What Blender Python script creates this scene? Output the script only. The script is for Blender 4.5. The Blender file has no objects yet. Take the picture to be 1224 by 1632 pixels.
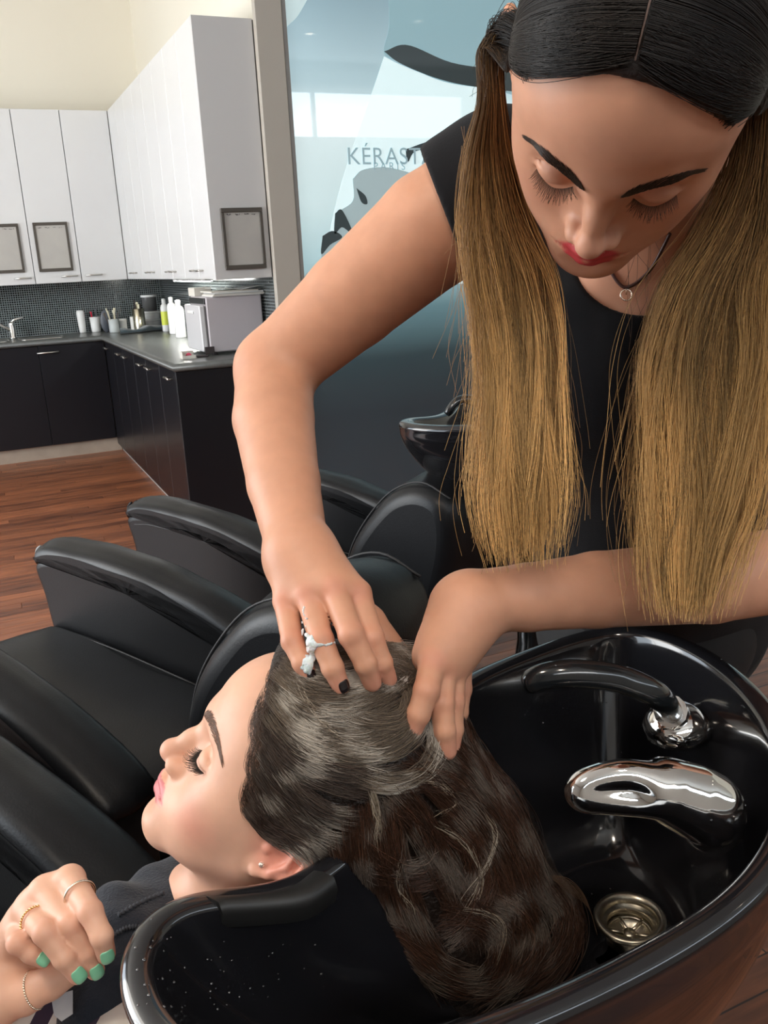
import bpy, math, random
import numpy as np
from mathutils import Vector, Matrix, noise

random.seed(4)
RNG = np.random.default_rng(7)
SC = bpy.context.scene
COL = SC.collection

# ================================================================ camera
FPX, CX, CY, EYE = 1400.0, 612.0, 816.0, 1.32        # focal length in pixels of the 1224 x 1632 frame
_dn = np.array([850 - CX, -(5660 - CY), -FPX]); _dn /= np.linalg.norm(_dn)
_z = -_dn
_y = np.array([-60 - CX, -(455 - CY), -FPX]); _y -= _y.dot(_z) * _z; _y /= np.linalg.norm(_y)
_x = np.cross(_y, _z)
RC = np.array([_x, _y, _z])                            # camera vector -> room vector
CAM = np.array([0.0, 0.0, EYE])
cam_data = bpy.data.cameras.new('camera')
cam_data.sensor_fit = 'VERTICAL'; cam_data.sensor_height = 36.0; cam_data.sensor_width = 27.0
cam_data.lens = FPX / 1632 * 36.0
cam_data.clip_start = .02; cam_data.clip_end = 60
cam = bpy.data.objects.new('camera', cam_data); COL.objects.link(cam)
M = Matrix([[RC[i][0], RC[i][1], RC[i][2], CAM[i]] for i in range(3)] + [[0, 0, 0, 1]])
cam.matrix_world = M
SC.camera = cam

# ================================================================ light
SC.view_settings.view_transform = 'Standard'; SC.view_settings.look = 'None'
SC.view_settings.gamma = 1.0; SC.view_settings.use_curve_mapping = False
SC.view_settings.exposure = 0.0
world = bpy.data.worlds.new('daylight'); SC.world = world; world.use_nodes = True
world.node_tree.nodes['Background'].inputs[0].default_value = (.80, .90, 1.0, 1)
world.node_tree.nodes['Background'].inputs[1].default_value = 5.0

def area_light(name, loc, target, sx, sy, power, color=(1, 1, 1), spread=180):
    l = bpy.data.lights.new(name, 'AREA'); l.shape = 'RECTANGLE'; l.size = sx; l.size_y = sy
    l.energy = power; l.color = color; l.spread = math.radians(spread)
    o = bpy.data.objects.new(name, l); COL.objects.link(o); o.location = loc
    d = Vector(target) - Vector(loc)
    o.rotation_euler = d.to_track_quat('-Z', 'Z').to_euler()
    return o
# daylight through the shop windows (left of the room and behind the photographer)
area_light('window_light_left', (-3.3, 3.6, 1.9), (2, 3.6, 1.2), 4.4, 2.0, 180, (1.0, .96, .90))
area_light('window_light_rear', (-.3, -2.30, 3.1), (.3, 1.0, 1.1), 2.4, .5, 20, (1.0, .95, .88))
# warm ceiling spots over the wash area
def spot_light(name, loc, target, power, color, size=math.radians(80), r=.05):
    l = bpy.data.lights.new(name, 'SPOT'); l.energy = power; l.color = color; l.spot_size = size; l.spot_blend = .6
    l.shadow_soft_size = r
    o = bpy.data.objects.new(name, l); COL.objects.link(o); o.location = loc
    o.rotation_euler = (Vector(target) - Vector(loc)).to_track_quat('-Z', 'Z').to_euler()
    return o
spot_light('downlight_beam', (-.9, .35, 2.75), (.2, .8, .9), 45, (1.0, .87, .72), r=.12)
spot_light('downlight_beam', (-.15, -.35, 2.75), (.42, .55, 1.35), 30, (1.0, .87, .72), r=.08)

# ================================================================ helpers
def ray(px, py): return RC @ np.array([(px - CX) / FPX, -(py - CY) / FPX, -1.0])
def P(px, py, d): return CAM + ray(px, py) * d                    # a point seen at this pixel, d metres into the room
def atz(px, py, z): r = ray(px, py); return CAM + r * (z - EYE) / r[2]
def atx(px, py, x): r = ray(px, py); return CAM + r * x / r[0]
def aty(px, py, y): r = ray(px, py); return CAM + r * y / r[1]
def cdir(x, y, z): return RC @ np.array([x, y, z], float)          # camera right, up, back -> room

def material(name, color, rough=.5, metal=0.0, coat=0.0, spec=.5, **kw):
    m = bpy.data.materials.new(name); m.use_nodes = True
    b = m.node_tree.nodes['Principled BSDF']
    b.inputs['Base Color'].default_value = (*color, 1)
    b.inputs['Roughness'].default_value = rough; b.inputs['Metallic'].default_value = metal
    b.inputs['Coat Weight'].default_value = coat; b.inputs['Coat Roughness'].default_value = kw.get('coat_rough', .05)
    b.inputs['Specular IOR Level'].default_value = spec
    if kw.get('sheen'): b.inputs['Sheen Weight'].default_value = kw['sheen']
    if kw.get('trans'): b.inputs['Transmission Weight'].default_value = kw['trans']
    if kw.get('emit'):
        b.inputs['Emission Color'].default_value = (*kw['emit'][:3], 1); b.inputs['Emission Strength'].default_value = kw['emit'][3]
    nt = m.node_tree
    vary, bump = kw.get('vary'), kw.get('bump')
    if vary or bump:
        tc = nt.nodes.new('ShaderNodeTexCoord')
    if vary:      # (scale, other colour, contrast)
        n = nt.nodes.new('ShaderNodeTexNoise'); n.inputs['Scale'].default_value = vary[0]; n.inputs['Detail'].default_value = 6
        r = nt.nodes.new('ShaderNodeMapRange'); r.inputs[1].default_value = .5 - vary[2]; r.inputs[2].default_value = .5 + vary[2]
        mx = nt.nodes.new('ShaderNodeMix'); mx.data_type = 'RGBA'
        mx.inputs[6].default_value = (*color, 1); mx.inputs[7].default_value = (*vary[1], 1)
        nt.links.new(tc.outputs['Object'], n.inputs['Vector']); nt.links.new(n.outputs['Fac'], r.inputs[0])
        nt.links.new(r.outputs[0], mx.inputs[0]); nt.links.new(mx.outputs[2], b.inputs['Base Color'])
    if bump:      # (kind, scale, strength, distance)
        kind, sc_, st, di = bump
        if kind == 'leather':
            n = nt.nodes.new('ShaderNodeTexVoronoi'); n.feature = 'DISTANCE_TO_EDGE'; out = n.outputs['Distance']
        else:
            n = nt.nodes.new('ShaderNodeTexNoise'); n.inputs['Detail'].default_value = 5; out = n.outputs['Fac']
        n.inputs['Scale'].default_value = sc_
        bp = nt.nodes.new('ShaderNodeBump'); bp.inputs['Strength'].default_value = st; bp.inputs['Distance'].default_value = di
        nt.links.new(tc.outputs['Object'], n.inputs['Vector']); nt.links.new(out, bp.inputs['Height']); nt.links.new(bp.outputs[0], b.inputs['Normal'])
    return m

WORLD_ROOTS = set()
def adopt(o, parent):
    """parent an object; parts of a thing laid out in room coordinates keep their place"""
    if parent is None: return o
    o.parent = parent
    if parent.name in WORLD_ROOTS: o.matrix_parent_inverse = Matrix.Translation(-Vector(parent.location))
    return o

class MB:
    """collects shapes and links them as one mesh object"""
    def __init__(s): s.v = []; s.f = []; s.smooth = []
    def add(s, verts, faces, smooth=False):
        n = len(s.v); s.v += [tuple(map(float, v)) for v in verts]
        s.f += [tuple(i + n for i in f) for f in faces]; s.smooth += [smooth] * len(faces); return s
    def box(s, lo, hi, bev=0.0, rot=None, org=None):
        lo = np.minimum(lo, hi).astype(float) if True else lo; hi = np.maximum(np.array(hi, float), lo)
        c = (lo + hi) / 2; h = (hi - lo) / 2
        b = min(bev, *(h * .49)) if bev else 0
        if b <= 0:
            V = [c + h * np.array(q) for q in [(-1,-1,-1),(1,-1,-1),(1,1,-1),(-1,1,-1),(-1,-1,1),(1,-1,1),(1,1,1),(-1,1,1)]]
            Fc = [(0,3,2,1),(4,5,6,7),(0,1,5,4),(1,2,6,5),(2,3,7,6),(3,0,4,7)]
        else:
            V = []; key = {}
            for q in [(-1,-1,-1),(1,-1,-1),(1,1,-1),(-1,1,-1),(-1,-1,1),(1,-1,1),(1,1,1),(-1,1,1)]:
                for ax in range(3):
                    d = np.array(q, float) * (h - b); d[ax] = q[ax] * h[ax]
                    key[(q, ax)] = len(V); V.append(c + d)
            Q = lambda ax, sg: [q for q in ([(-1,-1),(1,-1),(1,1),(-1,1)])]
            Fc = []
            def mk(ax, sg, a, b_):
                q = [0,0,0]; u, v = (ax+1)%3, (ax+2)%3; q[ax] = sg; q[u] = a; q[v] = b_; return tuple(q)
            for ax in range(3):
                for sg in (-1, 1):
                    L = [key[(mk(ax, sg, a, b_), ax)] for a, b_ in ((-1,-1),(1,-1),(1,1),(-1,1))]
                    Fc.append(tuple(L if sg > 0 else L[::-1]))
            for ax in range(3):            # edges
                u, v = (ax+1)%3, (ax+2)%3
                for su in (-1, 1):
                    for sv in (-1, 1):
                        q0 = [0,0,0]; q0[ax] = -1; q0[u] = su; q0[v] = sv
                        q1 = list(q0); q1[ax] = 1; q0, q1 = tuple(q0), tuple(q1)
                        L = [key[(q0, u)], key[(q1, u)], key[(q1, v)], key[(q0, v)]]
                        Fc.append(tuple(L if su * sv < 0 else L[::-1]))
            for q in [(-1,-1,-1),(1,-1,-1),(1,1,-1),(-1,1,-1),(-1,-1,1),(1,-1,1),(1,1,1),(-1,1,1)]:
                L = [key[(q, 0)], key[(q, 1)], key[(q, 2)]]
                Fc.append(tuple(L if q[0]*q[1]*q[2] > 0 else L[::-1]))
        if rot is not None:
            o = np.zeros(3) if org is None else np.array(org, float)
            V = [np.asarray(rot) @ (v - o) + o for v in V]
        return s.add(V, Fc)
    def tube(s, pts, r, n=12, caps=True):
        """round bar through points; r a number or one per point"""
        pts = [np.array(p, float) for p in pts]; m = len(pts)
        rs = [r] * m if np.isscalar(r) else list(r)
        T = [unit(pts[min(i+1, m-1)] - pts[max(i-1, 0)]) for i in range(m)]
        a = np.array((0, 0, 1.0)) if abs(T[0][2]) < .9 else np.array((1.0, 0, 0))
        U = unit(np.cross(T[0], a)); V = []
        for i in range(m):
            U = unit(U - T[i] * U.dot(T[i])); W = np.cross(T[i], U)
            V += [pts[i] + rs[i] * (math.cos(t) * U + math.sin(t) * W) for t in np.linspace(0, 2*math.pi, n, endpoint=False)]
        Fc = [(i*n + j, i*n + (j+1) % n, (i+1)*n + (j+1) % n, (i+1)*n + j) for i in range(m-1) for j in range(n)]
        s.add(V, Fc, True)
        if caps:
            k = len(s.v) - len(V)
            s.f += [tuple(k + j for j in range(n))[::-1], tuple(k + (m-1)*n + j for j in range(n))]; s.smooth += [False, False]
        return s
    def lathe(s, prof, org=(0,0,0), n=24, axis=None, smooth=True):
        """profile of (radius, height) turned about an axis"""
        org = np.array(org, float); A = unit(axis if axis is not None else (0,0,1))
        a = np.array((1.0,0,0)) if abs(A[0]) < .9 else np.array((0,1.0,0))
        U = unit(np.cross(A, np.cross(a, A))); W = np.cross(A, U); V = []
        for r, h in prof: V += [org + A*h + max(r, 1e-5)*(math.cos(t)*U + math.sin(t)*W) for t in np.linspace(0, 2*math.pi, n, endpoint=False)]
        Fc = [(i*n + j, i*n + (j+1) % n, (i+1)*n + (j+1) % n, (i+1)*n + j) for i in range(len(prof)-1) for j in range(n)]
        return s.add(V, Fc, smooth)
    def grid(s, G, closed_u=False, closed_v=False, smooth=True):
        G = np.asarray(G, float); a, b = G.shape[:2]
        Fc = [(i*b + j, ((i+1) % a)*b + j, ((i+1) % a)*b + (j+1) % b, i*b + (j+1) % b) for i in range(a if closed_u else a-1) for j in range(b if closed_v else b-1)]
        return s.add(G.reshape(-1, 3), Fc, smooth)
    def build(s, name, mat, parent=None, sub=0, solid=0.0):
        me = bpy.data.meshes.new(name); me.from_pydata(s.v, [], s.f); me.update()
        me.polygons.foreach_set('use_smooth', s.smooth)
        if mat: me.materials.append(mat)
        o = bpy.data.objects.new(name, me); COL.objects.link(o)
        adopt(o, parent)
        if solid:
            md = o.modifiers.new('thickness', 'SOLIDIFY'); md.thickness = solid; md.offset = 0
        if sub:
            md = o.modifiers.new('smooth', 'SUBSURF'); md.levels = sub; md.render_levels = sub
        return o

def tag(o, label=None, cat=None, group=None, kind=None):
    if label: o['label'] = label
    if cat: o['category'] = cat
    if group: o['group'] = group
    if kind: o['kind'] = kind
    return o
def thing(name, label, cat, loc=(0,0,0), rz=0.0, group=None, room=False):
    o = bpy.data.objects.new(name, None); COL.objects.link(o); o.empty_display_size = .05
    o.location = loc; o.rotation_euler = (0, 0, rz)
    if room: WORLD_ROOTS.add(o.name)
    return tag(o, label, cat, group)
def struct(o): o['kind'] = 'structure'; return o
def copy_tree(o, parent=None):
    c = o.copy(); COL.objects.link(c)
    if parent: c.parent = parent
    for ch in [x for x in bpy.data.objects if x.parent == o]: copy_tree(ch, c)
    return c
def box_obj(name, lo, hi, mat, parent=None, bev=0.0): return MB().box(np.array(lo, float), np.array(hi, float), bev).build(name, mat, parent)
def smoothstep(a, b, x): t = np.clip((x - a) / (b - a), 0, 1); return t*t*(3 - 2*t)
def spline(pts, n):
    """Catmull-Rom through points (any dimension)"""
    p = np.array(pts, float); p = np.vstack([2*p[0]-p[1], p, 2*p[-1]-p[-2]])
    m = len(p) - 3; t = np.linspace(0, m, n); i = np.minimum(t.astype(int), m-1); f = (t - i)[:, None]
    a, b, c, d = p[i], p[i+1], p[i+2], p[i+3]
    return .5*((2*b) + (c-a)*f + (2*a-5*b+4*c-d)*f**2 + (3*b-a-3*c+d)*f**3)

# ---------------------------------------------------------------- implicit surfaces for bodies, hands, faces
def unit(v):
    v = np.asarray(v, float); return v / (np.linalg.norm(v) + 1e-12)

class Blob:
    """a list of smoothly joined primitives, turned into one continuous mesh"""
    def __init__(s): s.ops = []; s.R = np.eye(3); s.T = np.zeros(3)
    def frame(s, R, T): s.R = np.asarray(R, float); s.T = np.asarray(T, float)    # columns of R = local axes
    def _w(s, p): return s.R @ np.asarray(p, float) + s.T
    def cone(s, a, b, ra, rb, k=.01, op=1):
        a, b = s._w(a), s._w(b); r = max(ra, rb)
        s.ops.append(('c', (a, b, ra, rb), np.minimum(a, b) - r, np.maximum(a, b) + r, k, op)); return len(s.ops)-1
    def chain(s, pts, rs, k=.01):
        for i in range(len(pts)-1): s.cone(pts[i], pts[i+1], rs[i], rs[i+1], k if i == 0 else .004)
    def ell(s, c, r, k=.01, op=1, rot=None):
        M = s.R if rot is None else s.R @ np.asarray(rot)
        c = s._w(c); r = np.asarray(r, float)
        ext = np.sqrt(((M * r) ** 2).sum(1))
        s.ops.append(('e', (c, M, r), c - ext, c + ext, k, op)); return len(s.ops)-1
    def chain_cut(s, pts, r, k):
        for a, b in zip(pts, pts[1:]): s.cone(a, b, r, r, k, -1)
    def ball(s, c, r, k=.01, op=1): return s.ell(c, (r, r, r), k, op)
    def prim(s, i, P):
        kind, a = s.ops[i][:2]
        if kind == 'c':
            A, B, ra, rb = a
            ba = B - A; l2 = ba.dot(ba) + 1e-12
            pa = P - A
            t = np.clip(pa @ ba / l2, 0, 1)
            return np.linalg.norm(pa - t[..., None] * ba, axis=-1) - (ra + (rb - ra) * t)
        c, M, r = a
        q = (P - c) @ M
        k0 = np.linalg.norm(q / r, axis=-1); k1 = np.linalg.norm(q / (r * r), axis=-1)
        return k0 * (k0 - 1.0) / (k1 + 1e-9)
    def field(s, P, lo=None, hi=None, pad=0.0):
        """P (B,n,3) with block bounds lo, hi (B,3)"""
        D = np.full(P.shape[:-1], .05, np.float64)
        for i, (kind, a, plo, phi, k, op) in enumerate(s.ops):
            m = k*1.8 + pad + .006
            sel = np.nonzero(((lo <= phi + m) & (hi >= plo - m)).all(1))[0]
            if len(sel) == 0: continue
            d = s.prim(i, P[sel]); o = D[sel]
            if op < 0: d = -d
            if op > 0:
                h = np.maximum(k - np.abs(o - d), 0) / k
                D[sel] = np.minimum(o, d) - h*h*k*.25
            else:
                h = np.maximum(k - np.abs(o - d), 0) / k
                D[sel] = np.maximum(o, d) + h*h*k*.25
        return D
    def mesh(s, h, cut=None):
        """surface nets on a sparse set of blocks -> verts, quads"""
        lo = np.min([o[2] for o in s.ops if o[5] > 0], 0) - .01; hi = np.max([o[3] for o in s.ops if o[5] > 0], 0) + .01
        nb = 8
        n = np.ceil((hi - lo) / (h * nb)).astype(int)
        bi = np.stack(np.meshgrid(*[np.arange(x) for x in n], indexing='ij'), -1).reshape(-1, 3)
        cen = lo + (bi + .5) * nb * h
        rad = nb * h * .5 * 1.75
        d = s.field(cen[:, None, :], cen - .03, cen + .03, .03)[:, 0]
        bi = bi[np.abs(d) < rad * 1.5 + .006]
        off = np.stack(np.meshgrid(*[np.arange(nb)]*3, indexing='ij'), -1).reshape(-1, 3)
        gi = bi[:, None, :] * nb + off[None]
        Pt = lo + gi * h
        blo = lo + bi * nb * h
        D = s.field(Pt, blo, blo + nb * h, .002)
        G = np.full(tuple(n * nb + 1), .05, np.float32)
        # unknown blocks: sign from the coarse pass
        Gb = np.where(d < 0, -.05, .05).astype(np.float32).reshape(tuple(n))
        G[:-1, :-1, :-1] = np.repeat(np.repeat(np.repeat(Gb, nb, 0), nb, 1), nb, 2)
        G[gi[..., 0], gi[..., 1], gi[..., 2]] = D
        S = G < 0
        # active cells
        mn = S[:-1, :-1, :-1].copy(); mx = mn.copy()
        for dx in (0, 1):
            for dy in (0, 1):
                for dz in (0, 1):
                    q = S[dx:S.shape[0]-1+dx, dy:S.shape[1]-1+dy, dz:S.shape[2]-1+dz]
                    mn &= q; mx |= q
        act = mx & ~mn
        idx = np.argwhere(act)
        ID = np.full(act.shape, -1, np.int32); ID[act] = np.arange(len(idx))
        acc = np.zeros((len(idx), 3)); cnt = np.zeros(len(idx))
        cor = [(0,0,0),(1,0,0),(0,1,0),(1,1,0),(0,0,1),(1,0,1),(0,1,1),(1,1,1)]
        V = np.stack([G[idx[:,0]+c[0], idx[:,1]+c[1], idx[:,2]+c[2]] for c in cor], 1)
        for a in range(8):
            for b in range(a+1, 8):
                if sum(abs(cor[a][i]-cor[b][i]) for i in range(3)) != 1: continue
                va, vb = V[:, a], V[:, b]
                m = (va < 0) != (vb < 0)
                t = (va[m] / (va[m] - vb[m]))[:, None]
                acc[m] += np.array(cor[a]) + t * (np.array(cor[b]) - np.array(cor[a])); cnt[m] += 1
        W = lo + (idx + acc / cnt[:, None]) * h
        F = []
        for ax in range(3):
            sl0 = [slice(None)]*3; sl1 = [slice(None)]*3
            sl0[ax] = slice(0, -1); sl1[ax] = slice(1, None)
            e = S[tuple(sl0)] != S[tuple(sl1)]
            ei = np.argwhere(e)
            u, v = (ax+1) % 3, (ax+2) % 3
            ei = ei[(ei[:, u] > 0) & (ei[:, v] > 0) & (ei[:, u] < act.shape[u]) & (ei[:, v] < act.shape[v])]
            def g(du, dv):
                q = ei.copy(); q[:, u] -= du; q[:, v] -= dv
                return ID[q[:, 0], q[:, 1], q[:, 2]]
            quad = np.stack([g(0,0), g(1,0), g(1,1), g(0,1)], 1)
            flip = ~S[ei[:, 0], ei[:, 1], ei[:, 2]]
            quad[flip] = quad[flip][:, ::-1]
            F.append(quad)
        F = np.concatenate(F); F = F[(F >= 0).all(1)]
        s.W, s.F = W, F
        if cut is not None:
            keep = cut(W); F = F[keep[F].all(1)]
            used = np.unique(F); m = np.full(len(W), -1); m[used] = np.arange(len(used)); F = m[F]; W = W[used]
        return W, F
    def refine(s, W, F, mask, it=1):
        """smooth the net a little, then pull the vertices back on the true surface"""
        B = W[:, None, :]
        for _ in range(it):
            e = 4e-4
            c = s.field(B, W - e, W + e, .004)[:, 0]
            g = np.stack([s.field(B + np.eye(3)[i]*e, W - e, W + e, .004)[:, 0] - c for i in range(3)], 1) / e
            W = W - (c / np.maximum((g*g).sum(1), .2))[:, None] * g
            B = W[:, None, :]
        return W

def net_mesh(name, W, F, mat, parent=None, col=None, smooth=True):
    me = bpy.data.meshes.new(name)
    me.vertices.add(len(W)); me.vertices.foreach_set('co', np.asarray(W, np.float32).ravel())
    k = F.shape[1]
    me.loops.add(F.size); me.loops.foreach_set('vertex_index', F.astype(np.int32).ravel())
    me.polygons.add(len(F))
    me.polygons.foreach_set('loop_start', np.arange(0, F.size, k, dtype=np.int32))
    me.update(calc_edges=True)
    me.polygons.foreach_set('use_smooth', np.full(len(F), smooth))
    if col is not None:
        a = me.color_attributes.new('tint', 'FLOAT_COLOR', 'POINT')
        c = np.ones((len(W), 4), np.float32); c[:, :3] = col
        a.data.foreach_set('color', c.ravel())
    if mat: me.materials.append(mat)
    o = bpy.data.objects.new(name, me); COL.objects.link(o)
    adopt(o, parent)
    return o

def smooth_net(W, F, it=2, lam=.5):
    for _ in range(it):
        A = np.zeros_like(W); n = np.zeros(len(W))
        for a, b in ((0,1),(1,2),(2,3),(3,0)):
            np.add.at(A, F[:, a], W[F[:, b]]); np.add.at(n, F[:, a], 1)
            np.add.at(A, F[:, b], W[F[:, a]]); np.add.at(n, F[:, b], 1)
        W = W + lam * (A / np.maximum(n, 1)[:, None] - W)
    return W

# ---------------------------------------------------------------- a woman's head, local axes x = her left, y = face, z = crown
def add_head(B, ears=True, P=None):
    p = dict(nose=1.0, jaw=1.0, lid=1.0)
    if P: p.update(P)
    ids = {}
    B.ell((0, -.014, .030), (.0715, .094, .082), .02)
    B.ell((0, .030, .040), (.060, .0555, .050), .03)
    B.ell((0, .018, -.030), (.0585, .058, .066), .03)
    for s in (-1, 1):
        B.cone((s*.050, .002, -.052), (s*.014, .066, -.0965), .0135, .0150, .03)
        B.cone((s*.052, -.002, -.020), (s*.050, .002, -.052), .014, .0135, .02)
        B.ell((s*.043, .036, -.026), (.0205, .027, .020), .022)
        B.ell((s*.034, .042, -.054), (.020, .028, .028), .03)
        B.ell((s*.042, .008, .010), (.0245, .047, .045), .03)
    B.ell((0, .030, -.075), (.038, .044, .022), .03)
    B.ell((0, .0740, -.0970), (.018, .0150, .0145), .025)
    B.ell((0, .066, -.066), (.029, .0235, .026), .020)
    # brow ridge and glabella
    for s in (-1, 1):
        B.chain([(s*.012, .0775, .0185), (s*.030, .0700, .0205), (s*.047, .0500, .0170)], [.0095, .0095, .0095], .014)
    B.ball((0, .078, .016), .0105, .016)
    # sockets, lids
    for s in (-1, 1):
        B.ell((s*.034, .0860, -.0025), (.0185, .0165, .0120), .012, -1)
    for s in (-1, 1):
        ids['lid%d' % s] = B.ell((s*.0315, .0640, -.0045), (.0158, .0155, .0124), .0045)
        B.chain_cut([(s*.0175, .0765, -.0085), (s*.024, .0782, -.0100), (s*.0315, .0795, -.0110), (s*.039, .0760, -.0108), (s*.0455, .0680, -.0085)], .0009, .003)      # where the lashes meet
        B.chain_cut([(s*.0165, .0765, -.0010), (s*.023, .0780, .0035), (s*.0315, .0785, .0052), (s*.039, .0745, .0040), (s*.0450, .0680, .0000)], .0006, .003)       # fold above the lid
    # nose
    n = p['nose']
    B.cone((0, .0640, .0040), (0, .0735, -.0400), .0140, .0170, .012)
    B.cone((0, .0790, .0060), (0, .0905, -.0170), .0070, .0068, .010)
    B.cone((0, .0905, -.0170), (0, .0990, -.0340), .0068, .0080, .008)
    ids['tip'] = B.ell((0, .1000, -.0375), (.0098, .0096, .0090), .006)
    B.cone((0, .0950, -.0440), (0, .0870, -.0500), .0045, .0050, .006)
    for s in (-1, 1):
        B.ell((s*.0126, .0890, -.0412), (.0068, .0100, .0076), .005)
        B.cone((s*.0062, .0935, -.0475), (s*.0078, .0870, -.0480), .0026, .0024, .0025, -1)
    # lips
    B.cone((0, .0880, -.0500), (0, .0905, -.0585), .0030, .0020, .006)
    for s in (-1, 1):
        ids['u%d' % s] = B.cone((s*.0045, .0925, -.0625), (s*.0255, .0795, -.0674), .0055, .0030, .0030)
        ids['l%d' % s] = B.cone((s*.0040, .0905, -.0738), (s*.0240, .0800, -.0700), .0070, .0034, .0030)
        B.chain_cut([(0, .0985, -.0678), (s*.012, .0945, -.0676), (s*.0262, .0822, -.0688)], .0008, .0022)
    ids['um'] = B.ball((0, .0922, -.0632), .0054, .004)
    ids['lm'] = B.ball((0, .0905, -.0742), .0070, .004)
    B.ell((0, .0960, -.0862), (.016, .0050, .0042), .014, -1)
    if ears:
        for s in (-1, 1):
            ids['ear%d' % s] = len(B.ops)
            O = np.array((s*.0710, -.008, -.014))
            er = np.array([[1, 0, 0], [0, 1, 0], [0, 0, 1.]])
            a = s * .42
            ca, sa = math.cos(a), math.sin(a)
            M = np.array([[ca, -sa, 0], [sa, ca, 0], [0, 0, 1]]) @ np.array([[1,0,0],[0,math.cos(.2),-math.sin(.2)],[0,math.sin(.2),math.cos(.2)]])
            def E(x, y, z): return O + M @ np.array((s*x, y, z))
            B.ell(E(.003, -.012, .004), (.0055, .0150, .0260), .008, rot=M)
            B.ell(E(.003, -.002, -.024), (.0042, .0080, .0110), .006, rot=M)
            rim = [(.004, .004, .006), (.007, .002, .021), (.008, -.007, .030), (.009, -.018, .029), (.010, -.025, .019), (.009, -.026, .005), (.007, -.021, -.009), (.006, -.012, -.020), (.005, -.003, -.028)]
            rr = [.0022, .0030, .0034, .0036, .0036, .0034, .0030, .0032, .0050]
            for i in range(len(rim)-1): B.cone(E(*rim[i]), E(*rim[i+1]), rr[i], rr[i+1], .003)
            B.ell(E(.0125, -.009, -.003), (.0070, .0075, .0105), .004, -1, rot=M)
            B.cone(E(.012, -.018, .020), E(.011, -.0215, .002), .0035, .0030, .004, -1)
            B.cone(E(.0095, -.0150, .016), E(.0090, -.0175, .000), .0022, .0022, .003)
            B.cone(E(.0090, -.0175, .000), E(.0085, -.0125, -.014), .0022, .0026, .003)
            B.ell(E(.0070, .0030, -.004), (.0030, .0036, .0055), .003, rot=M)
    return ids
# ================================================================ materials of the room
def wood_material(name, c0, c1, rough, per_object=True, planks=False):
    m = material(name, c0, rough, coat=.15, coat_rough=.25); nt = m.node_tree; b = nt.nodes['Principled BSDF']
    tc = nt.nodes.new('ShaderNodeTexCoord'); mp = nt.nodes.new('ShaderNodeMapping'); mp.inputs['Scale'].default_value = (4.5, 42, 42)
    geo = nt.nodes.new('ShaderNodeNewGeometry'); oi = nt.nodes.new('ShaderNodeObjectInfo')
    nt.links.new(geo.outputs['Position'], mp.inputs['Vector'])
    n = nt.nodes.new('ShaderNodeTexNoise'); n.noise_dimensions = '4D'; n.inputs['Scale'].default_value = 1.2; n.inputs['Detail'].default_value = 8
    nt.links.new(mp.outputs[0], n.inputs['Vector'])
    w = nt.nodes.new('ShaderNodeMath'); w.operation = 'MULTIPLY'; w.inputs[1].default_value = 40
    nt.links.new(oi.outputs['Random'], w.inputs[0]); nt.links.new(w.outputs[0], n.inputs['W'])
    ad = nt.nodes.new('ShaderNodeMath'); ad.operation = 'MULTIPLY_ADD'; ad.inputs[1].default_value = 1.6; ad.inputs[2].default_value = -.58
    nt.links.new(n.outputs['Fac'], ad.inputs[0])
    a2 = nt.nodes.new('ShaderNodeMath'); a2.operation = 'MULTIPLY_ADD'; a2.inputs[1].default_value = .55; nt.links.new(oi.outputs['Random'], a2.inputs[0]); nt.links.new(ad.outputs[0], a2.inputs[2])
    mx = nt.nodes.new('ShaderNodeMix'); mx.data_type = 'RGBA'; mx.inputs[6].default_value = (*c0, 1); mx.inputs[7].default_value = (*c1, 1)
    nt.links.new(a2.outputs[0], mx.inputs[0]); out = mx.outputs[2]
    if planks:
        br = nt.nodes.new('ShaderNodeTexBrick'); br.inputs['Scale'].default_value = 1; br.inputs['Brick Width'].default_value = 1.2; br.inputs['Row Height'].default_value = .065
        br.inputs['Mortar Size'].default_value = .002; br.inputs['Color1'].default_value = (1,1,1,1); br.inputs['Color2'].default_value = (.55,.55,.55,1); br.inputs['Mortar'].default_value = (.1,.1,.1,1)
        nt.links.new(geo.outputs['Position'], br.inputs['Vector'])
        ml = nt.nodes.new('ShaderNodeMix'); ml.data_type = 'RGBA'; ml.blend_type = 'MULTIPLY'; ml.inputs[0].default_value = 1
        nt.links.new(out, ml.inputs[6]); nt.links.new(br.outputs['Color'], ml.inputs[7]); out = ml.outputs[2]
    nt.links.new(out, b.inputs['Base Color'])
    return m

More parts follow.
